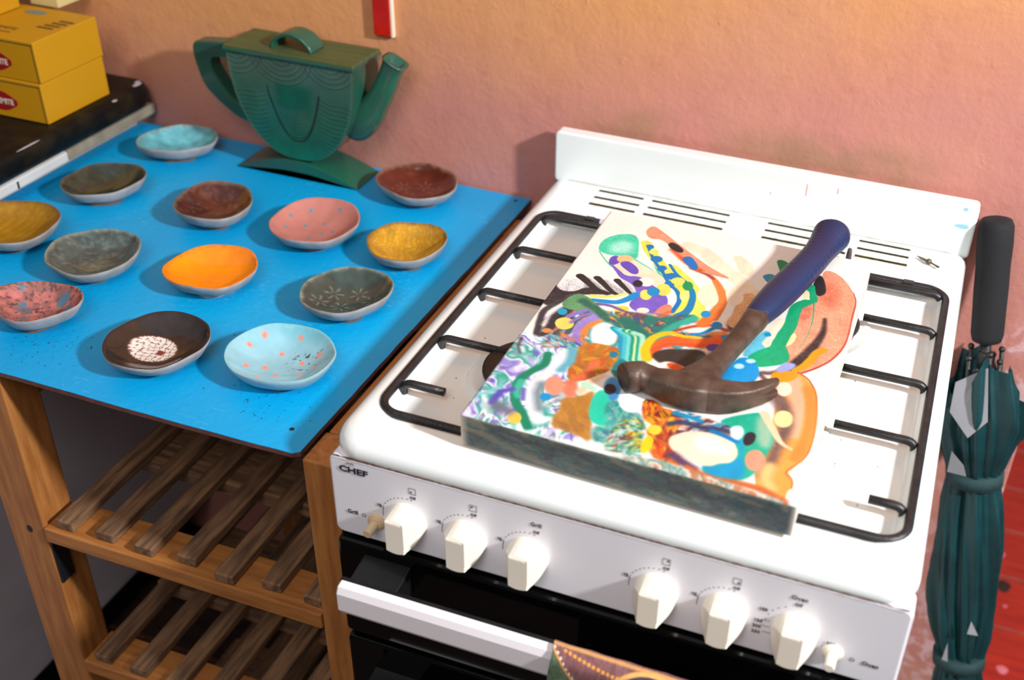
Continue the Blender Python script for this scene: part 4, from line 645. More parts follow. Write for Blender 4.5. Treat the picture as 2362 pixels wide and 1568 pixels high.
sweep(bm, [(x, y, ZH+.0002*i) for i, (x, y) in enumerate(P)], S_, n=24); bmo('shank', bm, STEEL, hm, True)
bm = bmesh.new()
P = [(.3405, -.3625), (.3425, -.352), (.3475, -.332), (.3540, -.305), (.3610, -.278), (.3675, -.252), (.3730, -.228), (.3775, -.206), (.3810, -.188), (.3835, -.174), (.3850, -.1655), (.3852, -.1640)]
S_ = [(.0118, .0112), (.0140, .0130), (.0162, .0144), (.0176, .0150), (.0178, .0152), (.0172, .0152), (.0168, .0152), (.0170, .0156), (.0186, .0172), (.0206, .0192), (.0212, .0200), (.0196, .0185)]
zz = [.9768, .977, .9772, .9774, .9776, .978, .9786, .9795, .9808, .9820, .9828, .9829]
Q = smoothpath([(x, y, z) for (x, y), z in zip(P, zz)], 8); SS = smoothpath([(a, b, 0) for a, b in S_], 8)
SS = [(s[0]*(1-(.026 if 30 < i < 76 and i % 3 == 0 else 0)), s[1]*(1-(.026 if 30 < i < 76 and i % 3 == 0 else 0))) for i, s in enumerate(SS)]
sweep(bm, Q, SS, n=32); bmo('grip', bm, GRIP, hm, True)
settle(hm)

# ---------------------------------------------------------------- rack with the blue board
WOOD = {a: mat('pine_'+a, (176, 116, 58), .55, .3, 14, .15, 90, rgb2=(148, 90, 40), stretch=s_) for a, s_ in (('x', (1, 9, 9)), ('y', (9, 1, 9)), ('z', (9, 9, 1)))}
OLD = {a: mat('aged_pine_'+a, (140, 104, 72), .7, .4, 16, .2, 90, rgb2=(84, 60, 42), stretch=s_) for a, s_ in (('x', (1, 9, 9)), ('y', (9, 1, 9)))}
rk = thing('wooden_rack', 'pine shelving rack with slatted shelves standing under the blue board', 'rack', (-.23, -.32, 0))
ZB = .866; BT = .007
def part(name, a, m_, parent=rk, bev=.002):
    bm = bmesh.new(); box(bm, *a, bev); return bmo(name, bm, m_, parent)
for x0, x1 in ((-.468, -.414), (-.046, -.006)):
    for y0, y1 in ((-.600, -.553), (-.10, -.055)): part('leg', (x0, x1, y0, y1, 0, ZB-BT-.0005), WOOD['z'])
part('top_rail', (-.4135, -.0465, -.095, -.065, .818, .8585), WOOD['x'])
for x0, x1 in ((-.466, -.418), (-.044, -.008)): part('top_rail', (x0, x1, -.5525, -.1005, .800, .8585), WOOD['y'])
for zt_ in (.640, .412, .16):
    for y0, y1 in ((-.602, -.548), (-.455, -.325), (-.215, -.062)): part('shelf_rail', (-.4135, -.0465, y0, y1, zt_-.022, zt_), WOOD['x'] if y0 < -.5 else OLD['x'])
    rr = random.Random(int(zt_*100))
    for i in range(7):
        x = -.3995+i*.0545
        part('slat', (x, x+.0245, -.597+rr.uniform(-.003, .006), -.064, zt_+.0003, zt_+.0135), OLD['y'])
bm = bmesh.new(); box(bm, -.4139, -.4105, -.599, -.578, .548, .615, .0008); bmo('steel_bracket', bm, mat('blue_black_steel', (34, 34, 42), .45, .3, 60, metal=.5), rk)
bm = bmesh.new(); prism(bm, [(-.4365+.004*math.cos(t*.6), .630+.0055*math.sin(t*.6)) for t in range(10)], -.6004, -.6, 'y'); bmo('knot', bm, KN, rk)
settle(rk)
# blue board
bd = thing('blue_board', 'bright blue painted plywood board resting on the wooden rack', 'board', (-.35, -.3, ZB-BT))
def bluemat():
    m = mat('blue_paint', (0, 164, 222), .42, .12, 5, .35, 110, rgb2=(0, 152, 212), stretch=(1, 1, 1))
    t = m.node_tree; b = t.nodes['Principled BSDF']; lk = b.inputs['Base Color'].links[0]; src = lk.from_socket
    c = t.nodes.new('ShaderNodeTexCoord'); mp = t.nodes.new('ShaderNodeMapping'); mp.inputs['Scale'].default_value = (90, 500, 90); mp.inputs['Rotation'].default_value = (0, 0, .5)
    n1 = t.nodes.new('ShaderNodeTexNoise'); n1.inputs['Scale'].default_value = 1; n1.inputs['Detail'].default_value = 3
    n2 = t.nodes.new('ShaderNodeTexNoise'); n2.inputs['Scale'].default_value = 7
    t.links.new(c.outputs['Object'], mp.inputs[0]); t.links.new(mp.outputs[0], n1.inputs[0]); t.links.new(c.outputs['Object'], n2.inputs[0])
    r1 = t.nodes.new('ShaderNodeMapRange'); r1.inputs[1].default_value = .60; r1.inputs[2].default_value = .75; t.links.new(n1.outputs[0], r1.inputs[0])
    r2 = t.nodes.new('ShaderNodeMapRange'); r2.inputs[1].default_value = .50; r2.inputs[2].default_value = .70; t.links.new(n2.outputs[0], r2.inputs[0])
    mu = t.nodes.new('ShaderNodeMath'); mu.operation = 'MULTIPLY'; t.links.new(r1.outputs[0], mu.inputs[0]); t.links.new(r2.outputs[0], mu.inputs[1])
    mx = t.nodes.new('ShaderNodeMix'); mx.data_type = 'RGBA'; t.links.new(mu.outputs[0], mx.inputs[0]); t.links.new(src, mx.inputs[6]); mx.inputs[7].default_value = (*lin((120, 190, 220)), 1)
    t.links.new(mx.outputs[2], b.inputs['Base Color'])
    return m
outl = [(-.690, -.610), (-.41, -.602), (-.20, -.604), (-.054, -.603), (-.048, -.598), (-.0475, -.56), (-.0465, -.40), (-.044, -.19), (-.043, -.006), (-.20, -.003), (-.45, -.003), (-.690, -.004)]
dense = []
rr = random.Random(5)
for i in range(len(outl)):
    a = outl[i]; b = outl[(i+1) % len(outl)]; L = math.hypot(b[0]-a[0], b[1]-a[1]); k = max(1, int(L/.02))
    for j in range(k): dense.append((a[0]+(b[0]-a[0])*j/k+rr.uniform(-.0004, .0004), a[1]+(b[1]-a[1])*j/k+rr.uniform(-.0004, .0004)))
bm = bmesh.new(); prism(bm, dense, ZB-BT, ZB, 'z', .0008)
bo = bmo('board_panel', bm, [bluemat(), mat('raw_board_edge', (110, 66, 62), .8, .4, 120)], bd)
for p in bo.data.polygons: p.material_index = 0 if p.normal.z > .5 or (p.normal.z > .2) else 1
for x, y in ((-.074, -.571), (-.061, -.019)):
    bm = bmesh.new(); bmesh.ops.create_circle(bm, cap_ends=True, segments=16, radius=.0026, matrix=Matrix.Translation((x, y, ZB+.0002))); bmo('screw_hole', bm, DARK, bd)
bm = bmesh.new(); rr = random.Random(21)
for i in range(120):
    x, y = (rr.gauss(-.40, .03), rr.gauss(-.545, .02)) if i < 60 else ((rr.uniform(-.55, -.07), rr.uniform(-.58, -.08)) if i < 75 else (rr.gauss(-.13, .03), rr.gauss(-.54, .015)))
    q = rr.uniform(.0002, .0006)
    if -.68 < x < -.05 and -.595 < y: bmesh.ops.create_icosphere(bm, subdivisions=1, radius=q, matrix=Matrix.Translation((x, y, ZB+.0005))@Matrix.Rotation(rr.random()*3, 4, 'Z')@Matrix.Diagonal((1.8, 1, .6, 1)))
c = bmo('clay_crumbs', bm, mat('dark_crumb', (60, 50, 44), .9)); c['kind'] = 'stuff'; tag(c, 'scattered dark clay crumbs on the blue board around the small dishes', 'crumbs')
settle(bd)

# ---------------------------------------------------------------- pinch dishes
DISH = {'d1': (-0.5642, -0.0807, [(15, 0.0554), (47, 0.0572), (78, 0.0507), (117, 0.044), (158, 0.0494), (191, 0.0545), (223, 0.0566), (252, 0.0522), (292, 0.043), (341, 0.048)]), 'd2': (-0.5701, -0.228, [(16, 0.0498), (48, 0.0534), (83, 0.0521), (115, 0.0531), (140, 0.0529), (177, 0.0478), (202, 0.0515), (230, 0.0571), (251, 0.0548), (286, 0.048), (326, 0.0425)]), 'd3': (-0.4017, -0.2252, [(27, 0.0469), (55, 0.0495), (94, 0.0518), (132, 0.0581), (152, 0.0572), (174, 0.0506), (191, 0.0482), (220, 0.0503), (245, 0.0497), (281, 0.0527), (308, 0.0568), (341, 0.0535)]), 'd4': (-0.5963, -0.3702, [(3, 0.0594), (45, 0.0578), (75, 0.0545), (109, 0.0537), (137, 0.0568), (163, 0.062), (190, 0.0557), (242, 0.0428), (291, 0.0564), (315, 0.0664), (333, 0.0664)]), 'd5': (-0.455, -0.389, [(32, 0.0508), (54, 0.0547), (88, 0.054), (128, 0.0516), (164, 0.0557), (192, 0.0545), (219, 0.0559), (240, 0.0545), (272, 0.054), (302, 0.061), (323, 0.0619), (354, 0.0538)]), 'd6': (-0.3079, -0.3651, [(10, 0.0525), (40, 0.0532), (77, 0.0517), (110, 0.048), (160, 0.051), (190, 0.0525), (212, 0.0568), (250, 0.0511), (283, 0.0516), (311, 0.0565), (340, 0.0548)]), 'd7': (-0.2564, -0.2187, [(21, 0.0557), (52, 0.0588), (85, 0.0603), (121, 0.0609), (154, 0.0566), (186, 0.0536), (227, 0.0567), (249, 0.0572), (275, 0.0603), (309, 0.0619), (342, 0.0562)]), 'd8': (-0.1905, -0.065, [(3, 0.0585), (31, 0.0561), (79, 0.0506), (120, 0.0572), (159, 0.0587), (187, 0.0589), (215, 0.0491), (260, 0.0475), (298, 0.0563), (332, 0.0602)]), 'd9': (-0.1259, -0.2205, [(16, 0.0498), (41, 0.0527), (75, 0.053), (111, 0.0475), (148, 0.0475), (179, 0.0478), (211, 0.0475), (239, 0.0483), (270, 0.0512), (308, 0.0521), (340, 0.0501)]), 'd10': (-0.1338, -0.3507, [(10, 0.0498), (49, 0.0544), (83, 0.0537), (120, 0.0489), (159, 0.0478), (194, 0.0507), (212, 0.0552), (242, 0.0548), (273, 0.0534), (305, 0.0496), (340, 0.0486)]), 'd11': (-0.4421, -0.5073, [(6, 0.0562), (23, 0.0572), (48, 0.0496), (77, 0.0413), (121, 0.0374), (159, 0.048), (178, 0.056), (198, 0.0475), (238, 0.0382), (285, 0.0416), (320, 0.0473), (347, 0.0514)]), 'd12': (-0.2657, -0.516, [(3, 0.0524), (35, 0.0503), (73, 0.0512), (105, 0.0569), (135, 0.056), (167, 0.0535), (199, 0.0554), (223, 0.0595), (251, 0.0584), (279, 0.0551), (306, 0.0543), (332, 0.0505)]), 'd13': (-0.1337, -0.4905, [(18, 0.0573), (41, 0.0547), (71, 0.0526), (100, 0.0534), (129, 0.0542), (153, 0.0558), (180, 0.0598), (204, 0.0591), (220, 0.0571), (245, 0.0524), (275, 0.0528), (307, 0.0575), (328, 0.0623), (350, 0.0608)])}
CLAY = mat('bare_clay', (166, 164, 166), .75, .2, 40, .15, 200, rgb2=(140, 134, 130))
CLAYB = mat('blue_slip_clay', (150, 186, 196), .6, .15, 40, .15, 200)
FOOT = mat('brown_clay_foot', (116, 92, 78), .85, .3, 80, .2, 200)
def sm(a, b, x): t = np.clip((x-a)/(b-a), 0, 1); return t*t*(3-2*t)
def dishc(kind, x, y, rho, base, rim, seed):
    """x,y metres from the centre, rho 0..1"""
    o = np.ones(x.shape+(3,))*np.array(base, float); f = fbm(x*90+seed, y*90, seed)[..., None]; g = fbm(x*260, y*260+seed, seed+2)[..., None]
    def put(c, a): return o*(1-a[..., None])+np.array(c, float)*a[..., None]
    if kind == 'plain': o = o*(.92+.14*f)
    if kind == 'cloud': o = o*(.72+.5*f); a = np.clip((g[..., 0]-.52)*5, 0, 1)*.35; o = put((rim), a)
    if kind == 'dots':
        o = o*(.93+.12*f)
        for dx, dy in DOTS[seed]: o = put(DOTC[seed][0], sm(1.12, .88, np.hypot(x-dx, y-dy)/DOTC[seed][1]))
        if seed == 13:
            a = sm(.66, .74, fbm(x*330, y*330, 5))*sm(.032, .010, np.hypot(x-.022, y-.010))*.85; o = put((54, 46, 44), a)
            a = sm(.7, 1.1, y/.045)*.35; o = put((60, 160, 175), a)
    if kind == 'waves':
        w = np.sin((x*.9+y*.35)*900+6*fbm(x*60, y*60, 3)*3); a = sm(.82, .98, w)*.5*sm(1, .8, rho); o = put((226, 190, 92), a)*(.82+.3*f)
    if kind == 'lines':
        w = np.sin(x*620+4*fbm(x*40, y*40, 3)); a = sm(.93, .99, w)*.55*sm(1, .8, rho); o = put((190, 150, 40), a)*(.86+.24*f)
    if kind == 'flowers':
        o = o*(.75+.4*f)
        for dx, dy in ((-.022, .006), (.004, .018), (.026, .008), (-.004, -.014), (.018, -.022), (-.028, -.018)):
            r_ = np.hypot(x-dx, y-dy); th = np.arctan2(y-dy, x-dx); a = sm(.55, .95, np.cos(th*6+dx*400))*sm(.013, .009, r_)*sm(.001, .004, r_)*.55; o = put(rim, a)
    if kind == 'scratched':
        w = np.sin((x*.5+y)*1500+10*fbm(x*50, y*50, 4)); a = sm(.9, 1, w)*.25; o = put(rim, a)*(.8+.4*f)
    if kind == 'speckle':
        o = o*(.85+.3*f); a = sm(.44, .62, fbm(x*110, y*110, 6))*.5; o = put((116, 82, 76), a)
        a = sm(.60, .68, fbm(x*330, y*330, 2))*.7; o = put((60, 48, 52), a)
        for dx, dy, q in ((.018, .026, .0072), (.034, .012, .006), (-.022, .006, .004), (-.034, .022, .003), (.04, -.008, .003)): o = put((82, 118, 140), sm(1.2, .8, np.hypot(x-dx, (y-dy)*.8)/q))
        w = fbm(x*90, y*90, 1); o = put((86, 100, 116), sm(.6, .66, w)*.6*sm(.9, .6, rho))
    if kind == 'grid':
        o = o*(.75+.45*f)
        cx, cy = -.0115, -.0015; q = np.hypot((x-cx)/.0262, (y-cy)/.0225)
        o = put((96, 52, 44), sm(1.04, 1.0, q)); o = put((226, 214, 206), sm(.98, .95, q))
        lx = np.abs(((x-cx)*1.0+(y-cy)*.25+wobx(y))*1/.0066 % 1-.5); ly = np.abs(((y-cy)*1.0-(x-cx)*.2+wobx(x))/.0062 % 1-.5)
        m_ = sm(.98, .95, q)
        o = put((84, 50, 44), (1-(1-sm(.42, .47, lx))*(1-sm(.42, .47, ly)))*m_*.85)
        o = put((120, 52, 44), sm(.0045, .0038, np.maximum(np.abs(x-cx-.0095), np.abs(y-cy+.001)))*m_)
    # rim tint
    wv = .03*(fbm(np.arctan2(y, x)*6+9, rho*2, seed)-.5)*3
    a = sm(.90, .985, rho+wv)*RIMA.get(kind, .8); o = put(rim, a)
    sp = sm(.5, .6, fbm(x*500, y*500, 7))*sm(.88, .94, rho)*SPK.get(kind, .3); o = put((84, 66, 48), sp)
    return o
def wobx(v): return .0012*np.sin(v*300)
RIMA = {'plain': .35, 'dots': .35, 'grid': .5, 'speckle': .55, 'waves': .7, 'lines': .6}; SPK = {'plain': .25, 'dots': .05, 'grid': .1, 'speckle': .8}
DOTS = {7: [(-0.017, 0.0588), (-0.0265, 0.0349), (0.0097, 0.0472), (-0.0431, 0.0119), (0.0003, 0.0221), (-0.0195, 0.0084), (-0.0355, -0.0122), (0.0086, 0.0002), (0.0197, 0.0075), (0.0, -0.0169)], 13: [(-0.0379, 0.0269), (-0.0025, 0.0416), (-0.0448, 0.0084), (-0.012, 0.0172), (0.016, 0.0113), (-0.0156, -0.0096), (-0.0317, -0.0199), (0.0035, -0.0195), (0.0307, 0.0241), (0.0351, 0.0042), (0.0271, -0.0112), (-0.0085, -0.0331)]}; DOTC = {7: ((70, 136, 150), .0026), 13: ((236, 138, 118), .0031)}
GLAZE = mat('glossy_glaze', (255, 255, 255), .16, .0, 20, attr='c', coat=.4)
SATIN = mat('satin_glaze', (255, 255, 255), .42, .0, 20, attr='c')
SPEC = [ # key, kind, base, rim, seed, height, material, outer, label
 ('d1', 'scratched', (92, 164, 176), (150, 156, 148), 2, .024, SATIN, CLAY, 'pale turquoise clay dish at the back left corner of the blue board'),
 ('d2', 'cloud', (46, 54, 48), (92, 82, 56), 3, .024, GLAZE, CLAY, 'dark olive-black glazed dish beside the black worktop edge'),
 ('d3', 'cloud', (80, 38, 32), (128, 108, 90), 4, .025, GLAZE, CLAY, 'glossy maroon brown dish with pinched rim left of the pink dotted dish'),
 ('d4', 'lines', (156, 112, 18), (112, 80, 42), 5, .025, SATIN, CLAY, 'ochre yellow dish with thin vertical lines cut off by the left picture edge'),
 ('d5', 'cloud', (72, 84, 82), (142, 150, 136), 6, .024, GLAZE, CLAY, 'mottled grey-green dish left of the bright orange dish'),
 ('d6', 'plain', (246, 138, 8), (228, 120, 10), 7, .023, GLAZE, CLAY, 'bright orange glazed dish in the middle of the blue board'),
 ('d7', 'dots', (184, 118, 108), (198, 126, 110), 7, .024, SATIN, CLAY, 'dusty pink dish with small blue dots'),
 ('d8', 'flowers', (96, 38, 26), (142, 112, 90), 9, .024, GLAZE, CLAY, 'reddish brown dish with pale flower scratches beside the teapot foot'),
 ('d9', 'waves', (184, 134, 30), (112, 84, 46), 10, .024, GLAZE, CLAY, 'mustard yellow dish with wavy combed lines near the cooker'),
 ('d10', 'flowers', (60, 72, 68), (150, 158, 142), 11, .024, GLAZE, CLAY, 'dark green-grey dish with pale star scratches near the cooker edge'),
 ('d11', 'speckle', (182, 108, 102), (192, 112, 98), 12, .025, SATIN, CLAY, 'pink dish mottled with grey-blue blotches on the front left of the board'),
 ('d12', 'grid', (48, 38, 36), (40, 28, 30), 14, .023, GLAZE, CLAY, 'glossy black dish with a white round gridded patch inside'),
 ('d13', 'dots', (140, 190, 204), (136, 196, 206), 13, .025, GLAZE, CLAYB, 'pale blue dish with salmon pink dots nearest the board front corner'),
]
for key, kind, base, rim, seed, hh, mg, mo, lb in SPEC:
    cx, cy, pr = DISH[key]
    dt = thing('clay_dish', lb, 'dish', (cx, cy, ZB), 'small glazed clay dishes on the blue board')
    A = np.array([p[0] for p in pr], float); R = np.array([p[1] for p in pr], float)
    na, nr = 120, 34; th = np.linspace(0, 360, na, endpoint=False)
    ang = np.concatenate([A-360, A, A+360]); rad = np.tile(R, 3); Rt = np.interp(th, ang, rad)
    for _ in range(45): Rt = (np.roll(Rt, 1)+Rt*2+np.roll(Rt, -1))/4
    rs = np.random.RandomState(seed+40); thr = np.radians(th)
    Rt = Rt*(1.004+.004*np.sin(thr*7+rs.rand()*6)+.0022*np.sin(thr*13+rs.rand()*6))
    zr = .0012*np.sin(thr*2+rs.rand()*6)+.0008*np.sin(thr*5+rs.rand()*6)
    foot = .0042; t0 = .0032; hh = hh+.0040
    rho = np.concatenate([[0.0], np.linspace(.04, .95, nr-4), [.975, .99, 1.0]])
    RHO, TH = np.meshgrid(rho, thr, indexing='ij'); RR = RHO*Rt[None, :]; ZI = foot+t0+(hh-foot-t0)*((.25*RHO**1.8+.75*RHO**3.0))+zr[None, :]*RHO**2
    ZI = ZI-.0016*np.clip((RHO-.965)/.035, 0, 1)**2
    Xl = RR*np.cos(TH); Yl = RR*np.sin(TH)
    C = dishc(kind, Xl, Yl, RHO, base, rim, seed)
    V = np.stack([Xl+cx, Yl+cy, ZI+ZB], -1).reshape(-1, 3); n_ = na; F = []
    for i in range(len(rho)-1):
        for k in range(n_): F.append((i*n_+k, (i+1)*n_+k, (i+1)*n_+(k+1) % n_, i*n_+(k+1) % n_))
    pyo('glazed_inside', V, F, mg, dt, True, tolin(C, 1.0).reshape(-1, 3))
    prof = [(1.0, hh-.0016), (1.006, hh-.0034), (.990, hh-.0060), (.95, hh*.66), (.87, hh*.42), (.74, foot+.0036), (.58, foot+.0008), (.46, foot)]
    V = []; F = []
    for q, z in prof: V += [(cx+q*Rt[k]*math.cos(thr[k]), cy+q*Rt[k]*math.sin(thr[k]), ZB+z+zr[k]*q*q) for k in range(n_)]
    for i in range(len(prof)-1):
        for k in range(n_): F.append((i*n_+k, i*n_+(k+1) % n_, (i+1)*n_+(k+1) % n_, (i+1)*n_+k))
    F.append(tuple(range((len(prof)-1)*n_, len(prof)*n_)))
    pyo('bowl_wall', V, F, mo, dt, True)
    # a rough slab foot
    bm = bmesh.new(); ox = .002+.005*rs.rand(); oy = -.005-.004*rs.rand()
    prism(bm, [(cx+ox+Rt[k]*.46*(1+.07*math.sin(thr[k]*3+seed)+.05*math.sin(thr[k]*7+seed))*math.cos(thr[k]), cy+oy+Rt[k]*.44*(1+.07*math.sin(thr[k]*4+seed))*math.sin(thr[k])) for k in range(0, n_, 3)], ZB, ZB+foot, 'z', .0008)
    bmo('foot', bm, FOOT if key not in ('d6',) else CLAY, dt)
    settle(dt)

# ---------------------------------------------------------------- teapot
TG = mat('green_glaze', (26, 92, 70), .28, .3, 18, .1, 120, coat=.3, rgb2=(46, 76, 66))
TG2 = mat('green_glaze_incised', (255, 255, 255), .30, .1, 30, .5, attr='bump', coat=.3)
TO = mat('olive_lid', (84, 92, 46), .5, .25, 14, .25, 60, rgb2=(66, 82, 52), stretch=(1, 10, 1))
tp = thing('green_teapot', 'green glazed ceramic slab teapot with a half-round body on an arched foot', 'teapot', (-.366, -.045, ZB))
# outline half widths by height
hz = [(.8962, .0), (.8966, .012), (.8985, .022), (.9025, .034), (.909, .0455), (.918, .0565), (.930, .067), (.945, .0765), (.962, .0845), (.982, .0905), (1.005, .0945), (1.025, .0962), (1.0425, .0965)]
cx0 = -.3635; yf, yb_ = -.0795, -.0105
Z_ = np.array([h[0] for h in hz]); H_ = np.array([h[1] for h in hz])
nz, nx = 150, 170
zz = np.linspace(.8963, 1.0425, nz); hw = np.interp(zz, Z_, H_)
U, Zg = np.meshgrid(np.linspace(-1, 1, nx), zz, indexing='ij'); Xg = cx0+U*np.interp(Zg, Z_, H_)
xx = Xg-cx0
colr = np.ones(U.shape+(3,))*np.array([30., 90, 70]); f = fbm(Xg*60, Zg*60, 2)
up_ = sm(.93, 1.04, Zg)[..., None]; colr = colr*(1-up_*.75)+np.array([70., 92, 80])*up_*.75
cen = (sm(.034, .018, np.abs(xx-.002))*sm(.965, .978, Zg)*sm(1.012, .998, Zg))[..., None]; colr = colr*(1-cen*.8)+np.array([8., 82, 56])*cen*.8
low = sm(.93, .90, Zg)[..., None]; colr = colr*(1-low*.7)+np.array([18., 108, 78])*low*.7
# combed swags
ln = np.zeros(U.shape)
for c_, w_ in ((-.082, .044), (-.012, .050), (.062, .044)):
    d = np.hypot((xx-c_), (Zg-1.052)*1.0); ln = np.maximum(ln, sm(.86, .98, np.cos(d*900))*(d < w_)*(d > .012)*.95)
mm = (np.abs(xx) > .040)*sm(.995, .985, Zg); q = Zg+.25*np.abs(xx-.0)**2*10-.004*np.sin(np.abs(xx)*90)
ln = np.maximum(ln, mm*sm(.86, .98, np.cos(q*950))*.8)
for k_, (a_, dp) in enumerate(((.040, 1), (.0375, .55))):
    zz_ = .925+(.995-.925)*(np.abs((xx-.002)/.040)**2.4); d = np.abs(Zg-zz_-k_*.004)*(1/np.sqrt(1+(2.4*.07*np.abs((xx-.002)/.04)**1.4/.04)**2)); ln = np.maximum(ln, sm(.0016, .0006, d)*(np.abs(xx-.002) < .0405)*dp*1.3)
ii = (np.abs(xx-.002) < .038); q2 = Zg-.06*(np.abs((xx-.002)/.040)**2.4); ln = np.maximum(ln, ii*sm(.975, .965, q2)*sm(.925, .93, q2)*sm(.86, .98, np.cos(q2*1250))*.5)
colr = colr*(.9+.2*f[..., None])*(1-.5*np.clip(ln, 0, 1.2)[..., None])
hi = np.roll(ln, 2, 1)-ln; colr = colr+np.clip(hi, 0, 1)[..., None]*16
ed = sm(.93, 1.0, np.abs(U))[..., None]*.5; colr = colr*(1-ed)+np.array([98., 124, 106])*ed
tpc = lambda y: np.stack([Xg, np.full(Xg.shape, y), Zg], -1).reshape(-1, 3)
body = pyo('body', tpc(yf), gridfaces(nx, nz), [TG2], tp, True, tolin(colr, 1).reshape(-1, 3))
bm = bmesh.new(); P = [(cx0+s_*h, z) for s_, seq in ((1, hz), (-1, hz[::-1])) for z, h in seq if not (s_ == -1 and h == 0)]
A_ = [bm.verts.new((x, yf+.0004, z)) for x, z in P]; B_ = [bm.verts.new((x, yb_, z)) for x, z in P]; k_ = len(P)
for i in range(k_): bm.faces.new((A_[i], A_[(i+1) % k_], B_[(i+1) % k_], B_[i]))
bm.faces.new(B_); sh = bmo('body_shell', bm, TG, tp)
bm = bmesh.new(); box(bm, cx0-.0985, cx0+.099, -.0825, -.0075, 1.043, 1.0485, .0012); lid = bmo('lid', bm, TO, tp)
bm = bmesh.new(); box(bm, cx0-.0992, cx0+.0998, -.0832, -.0068, 1.0405, 1.0447, .001); bmo('lid_rim', bm, TG, tp)
bm = bmesh.new(); P = [(-.397, -.050, 1.0486), (-.393, -.050, 1.058), (-.381, -.050, 1.0665), (-.366, -.050, 1.0695), (-.351, -.050, 1.0655), (-.341, -.050, 1.057), (-.337, -.050, 1.0486)]
Pp = smoothpath(P, 5); sweep(bm, Pp, [(.017, .0032, 5)]*len(Pp), (0, 0, 1) if False else (.001, 0, 1), n=16)
bmo('lid_handle', bm, TG, lid, True)
bm = bmesh.new(); out_ = [(-.460, 1.0405), (-.485, 1.038), (-.512, 1.0345), (-.528, 1.029), (-.5315, 1.018), (-.5300, 1.002), (-.5215, .9735), (-.5080, .957), (-.492, .944), (-.470, .931), (-.448, .926)]
inn = [(-.452, .946), (-.470, .953), (-.482, .963), (-.494, .980), (-.5040, .997), (-.5050, 1.009), (-.4985, 1.0155), (-.488, 1.017), (-.460, 1.020)]
out_ = [(-.455, 1.0405), (-.485, 1.0395), (-.510, 1.0370), (-.5245, 1.0350), (-.5305, 1.0300), (-.5320, 1.0200), (-.5300, 1.002), (-.5215, .9735), (-.5080, .957), (-.492, .944), (-.470, .931), (-.448, .926)]
inn = [(-.448, .946), (-.470, .9555), (-.482, .965), (-.494, .982), (-.5030, .998), (-.5045, 1.009), (-.5000, 1.0150), (-.488, 1.017), (-.455, 1.019)]
o3 = [tuple(p) for p in smoothpath(out_, 3)]; i3 = [tuple(p) for p in smoothpath(inn, 3)]
prism(bm, o3+i3, -.057, -.033, 'y', .0028)
bmo('handle', bm, TG, tp)
bm = bmesh.new(); P = [(-.297, -.045, .944), (-.283, -.045, .950), (-.268, -.045, .966), (-.253, -.045, .988), (-.240, -.045, 1.010), (-.230, -.045, 1.032), (-.2235, -.045, 1.046), (-.2215, -.045, 1.050)]
Q = smoothpath(P, 5); S_ = smoothpath([(.016, .014, 0), (.018, .022, 0), (.0175, .021, 0), (.0155, .0172, 0), (.0148, .0150, 0), (.0142, .0140, 0), (.0145, .0150, 0), (.0160, .0172, 0)], 5)
rg = sweep(bm, Q, [(s[0], s[1], 3.4) for s in S_], (1, 0, .1), n=24, cap=False)
last = rg[-1]; c_ = sum((v.co for v in last), Vector())/len(last); inn_ = [bm.verts.new(c_+(v.co-c_)*.72+Vector((.0005, 0, .001))) for v in last]; dn = [bm.verts.new(c_+(v.co-c_)*.6-Vector((.005, 0, .018))) for v in last]
for k in range(24):
    bm.faces.new((last[k], last[(k+1) % 24], inn_[(k+1) % 24], inn_[k])); bm.faces.new((inn_[k], inn_[(k+1) % 24], dn[(k+1) % 24], dn[k]))
bm.faces.new(dn); bm.faces.new(rg[0][::-1]); bmo('spout', bm, TG, tp, True)
bm = bmesh.new(); P = []; nA = 24
for i in range(nA+1):
    t = -1+2*i/nA; P.append((-.371+t*.0965, .8935-.0255*abs(t)**1.7))
Lw = [(x, z-.0190*(1-.50*abs(-1+2*i/nA))) for i, (x, z) in enumerate(P)]; Lw = [(x, max(z, ZB+.0002)) for x, z in Lw]
prism(bm, P+Lw[::-1], -.080, -.016, 'y', .0012); bmo('arched_foot', bm, TG, tp)
settle(tp)

# ---------------------------------------------------------------- worktop and cabinet on the left, boxes on it
cb = thing('base_cabinet', 'grey-white painted side of a kitchen cabinet left of the wooden rack', 'cabinet', (-1.0, -.35, 0))
CAB = mat('grey_paint', (196, 190, 198), .6, .1, 6, .1, 80, rgb2=(176, 168, 176)); TRIM = mat('pale_trim', (206, 208, 206), .4, .1, 12)
bm = bmesh.new(); box(bm, -1.45, -.695, -1.0, -.006, .10, .8858, .003); bmo('side_panel', bm, CAB, cb)
bm = bmesh.new(); box(bm, -1.45, -.735, -.95, -.03, 0, .10, .003); bmo('plinth', bm, BLACKP, cb)
bm = bmesh.new(); box(bm, -1.45, -.655, -1.0, -.195, .8862, .9035, .004); bmo('edge_trim', bm, TRIM, cb)
bm = bmesh.new(); box(bm, -1.45, -.657, -.194, -.004, .8868, .9025, .003); bmo('edge_trim', bm, mat('putty', (146, 138, 120), .8, .3, 40), cb)
bm = bmesh.new(); box(bm, -.655, -.6545, -.293, -.290, .889, .899); bmo('nail_mark', bm, DARK, cb)
settle(cb)
wt = bpy.data.meshes.new('w')
WT = mat('black_marbled_laminate', (9, 9, 8), .48, .5, 30, .15, 60, rgb2=(34, 28, 14), thresh=(.3, .55), spec=.25)
bm = bmesh.new(); P = rrect(-1.46, -.650, -1.02, -.003, .035, 8); prism(bm, P, .904, .940, 'z', .011)
o = bmo('worktop', bm, WT, None, True); tag(o, 'black marbled laminate worktop with rounded corner beside the pink wall', 'worktop')
CH = mat('chipped_white', (170, 160, 165), .6, .3, 80)
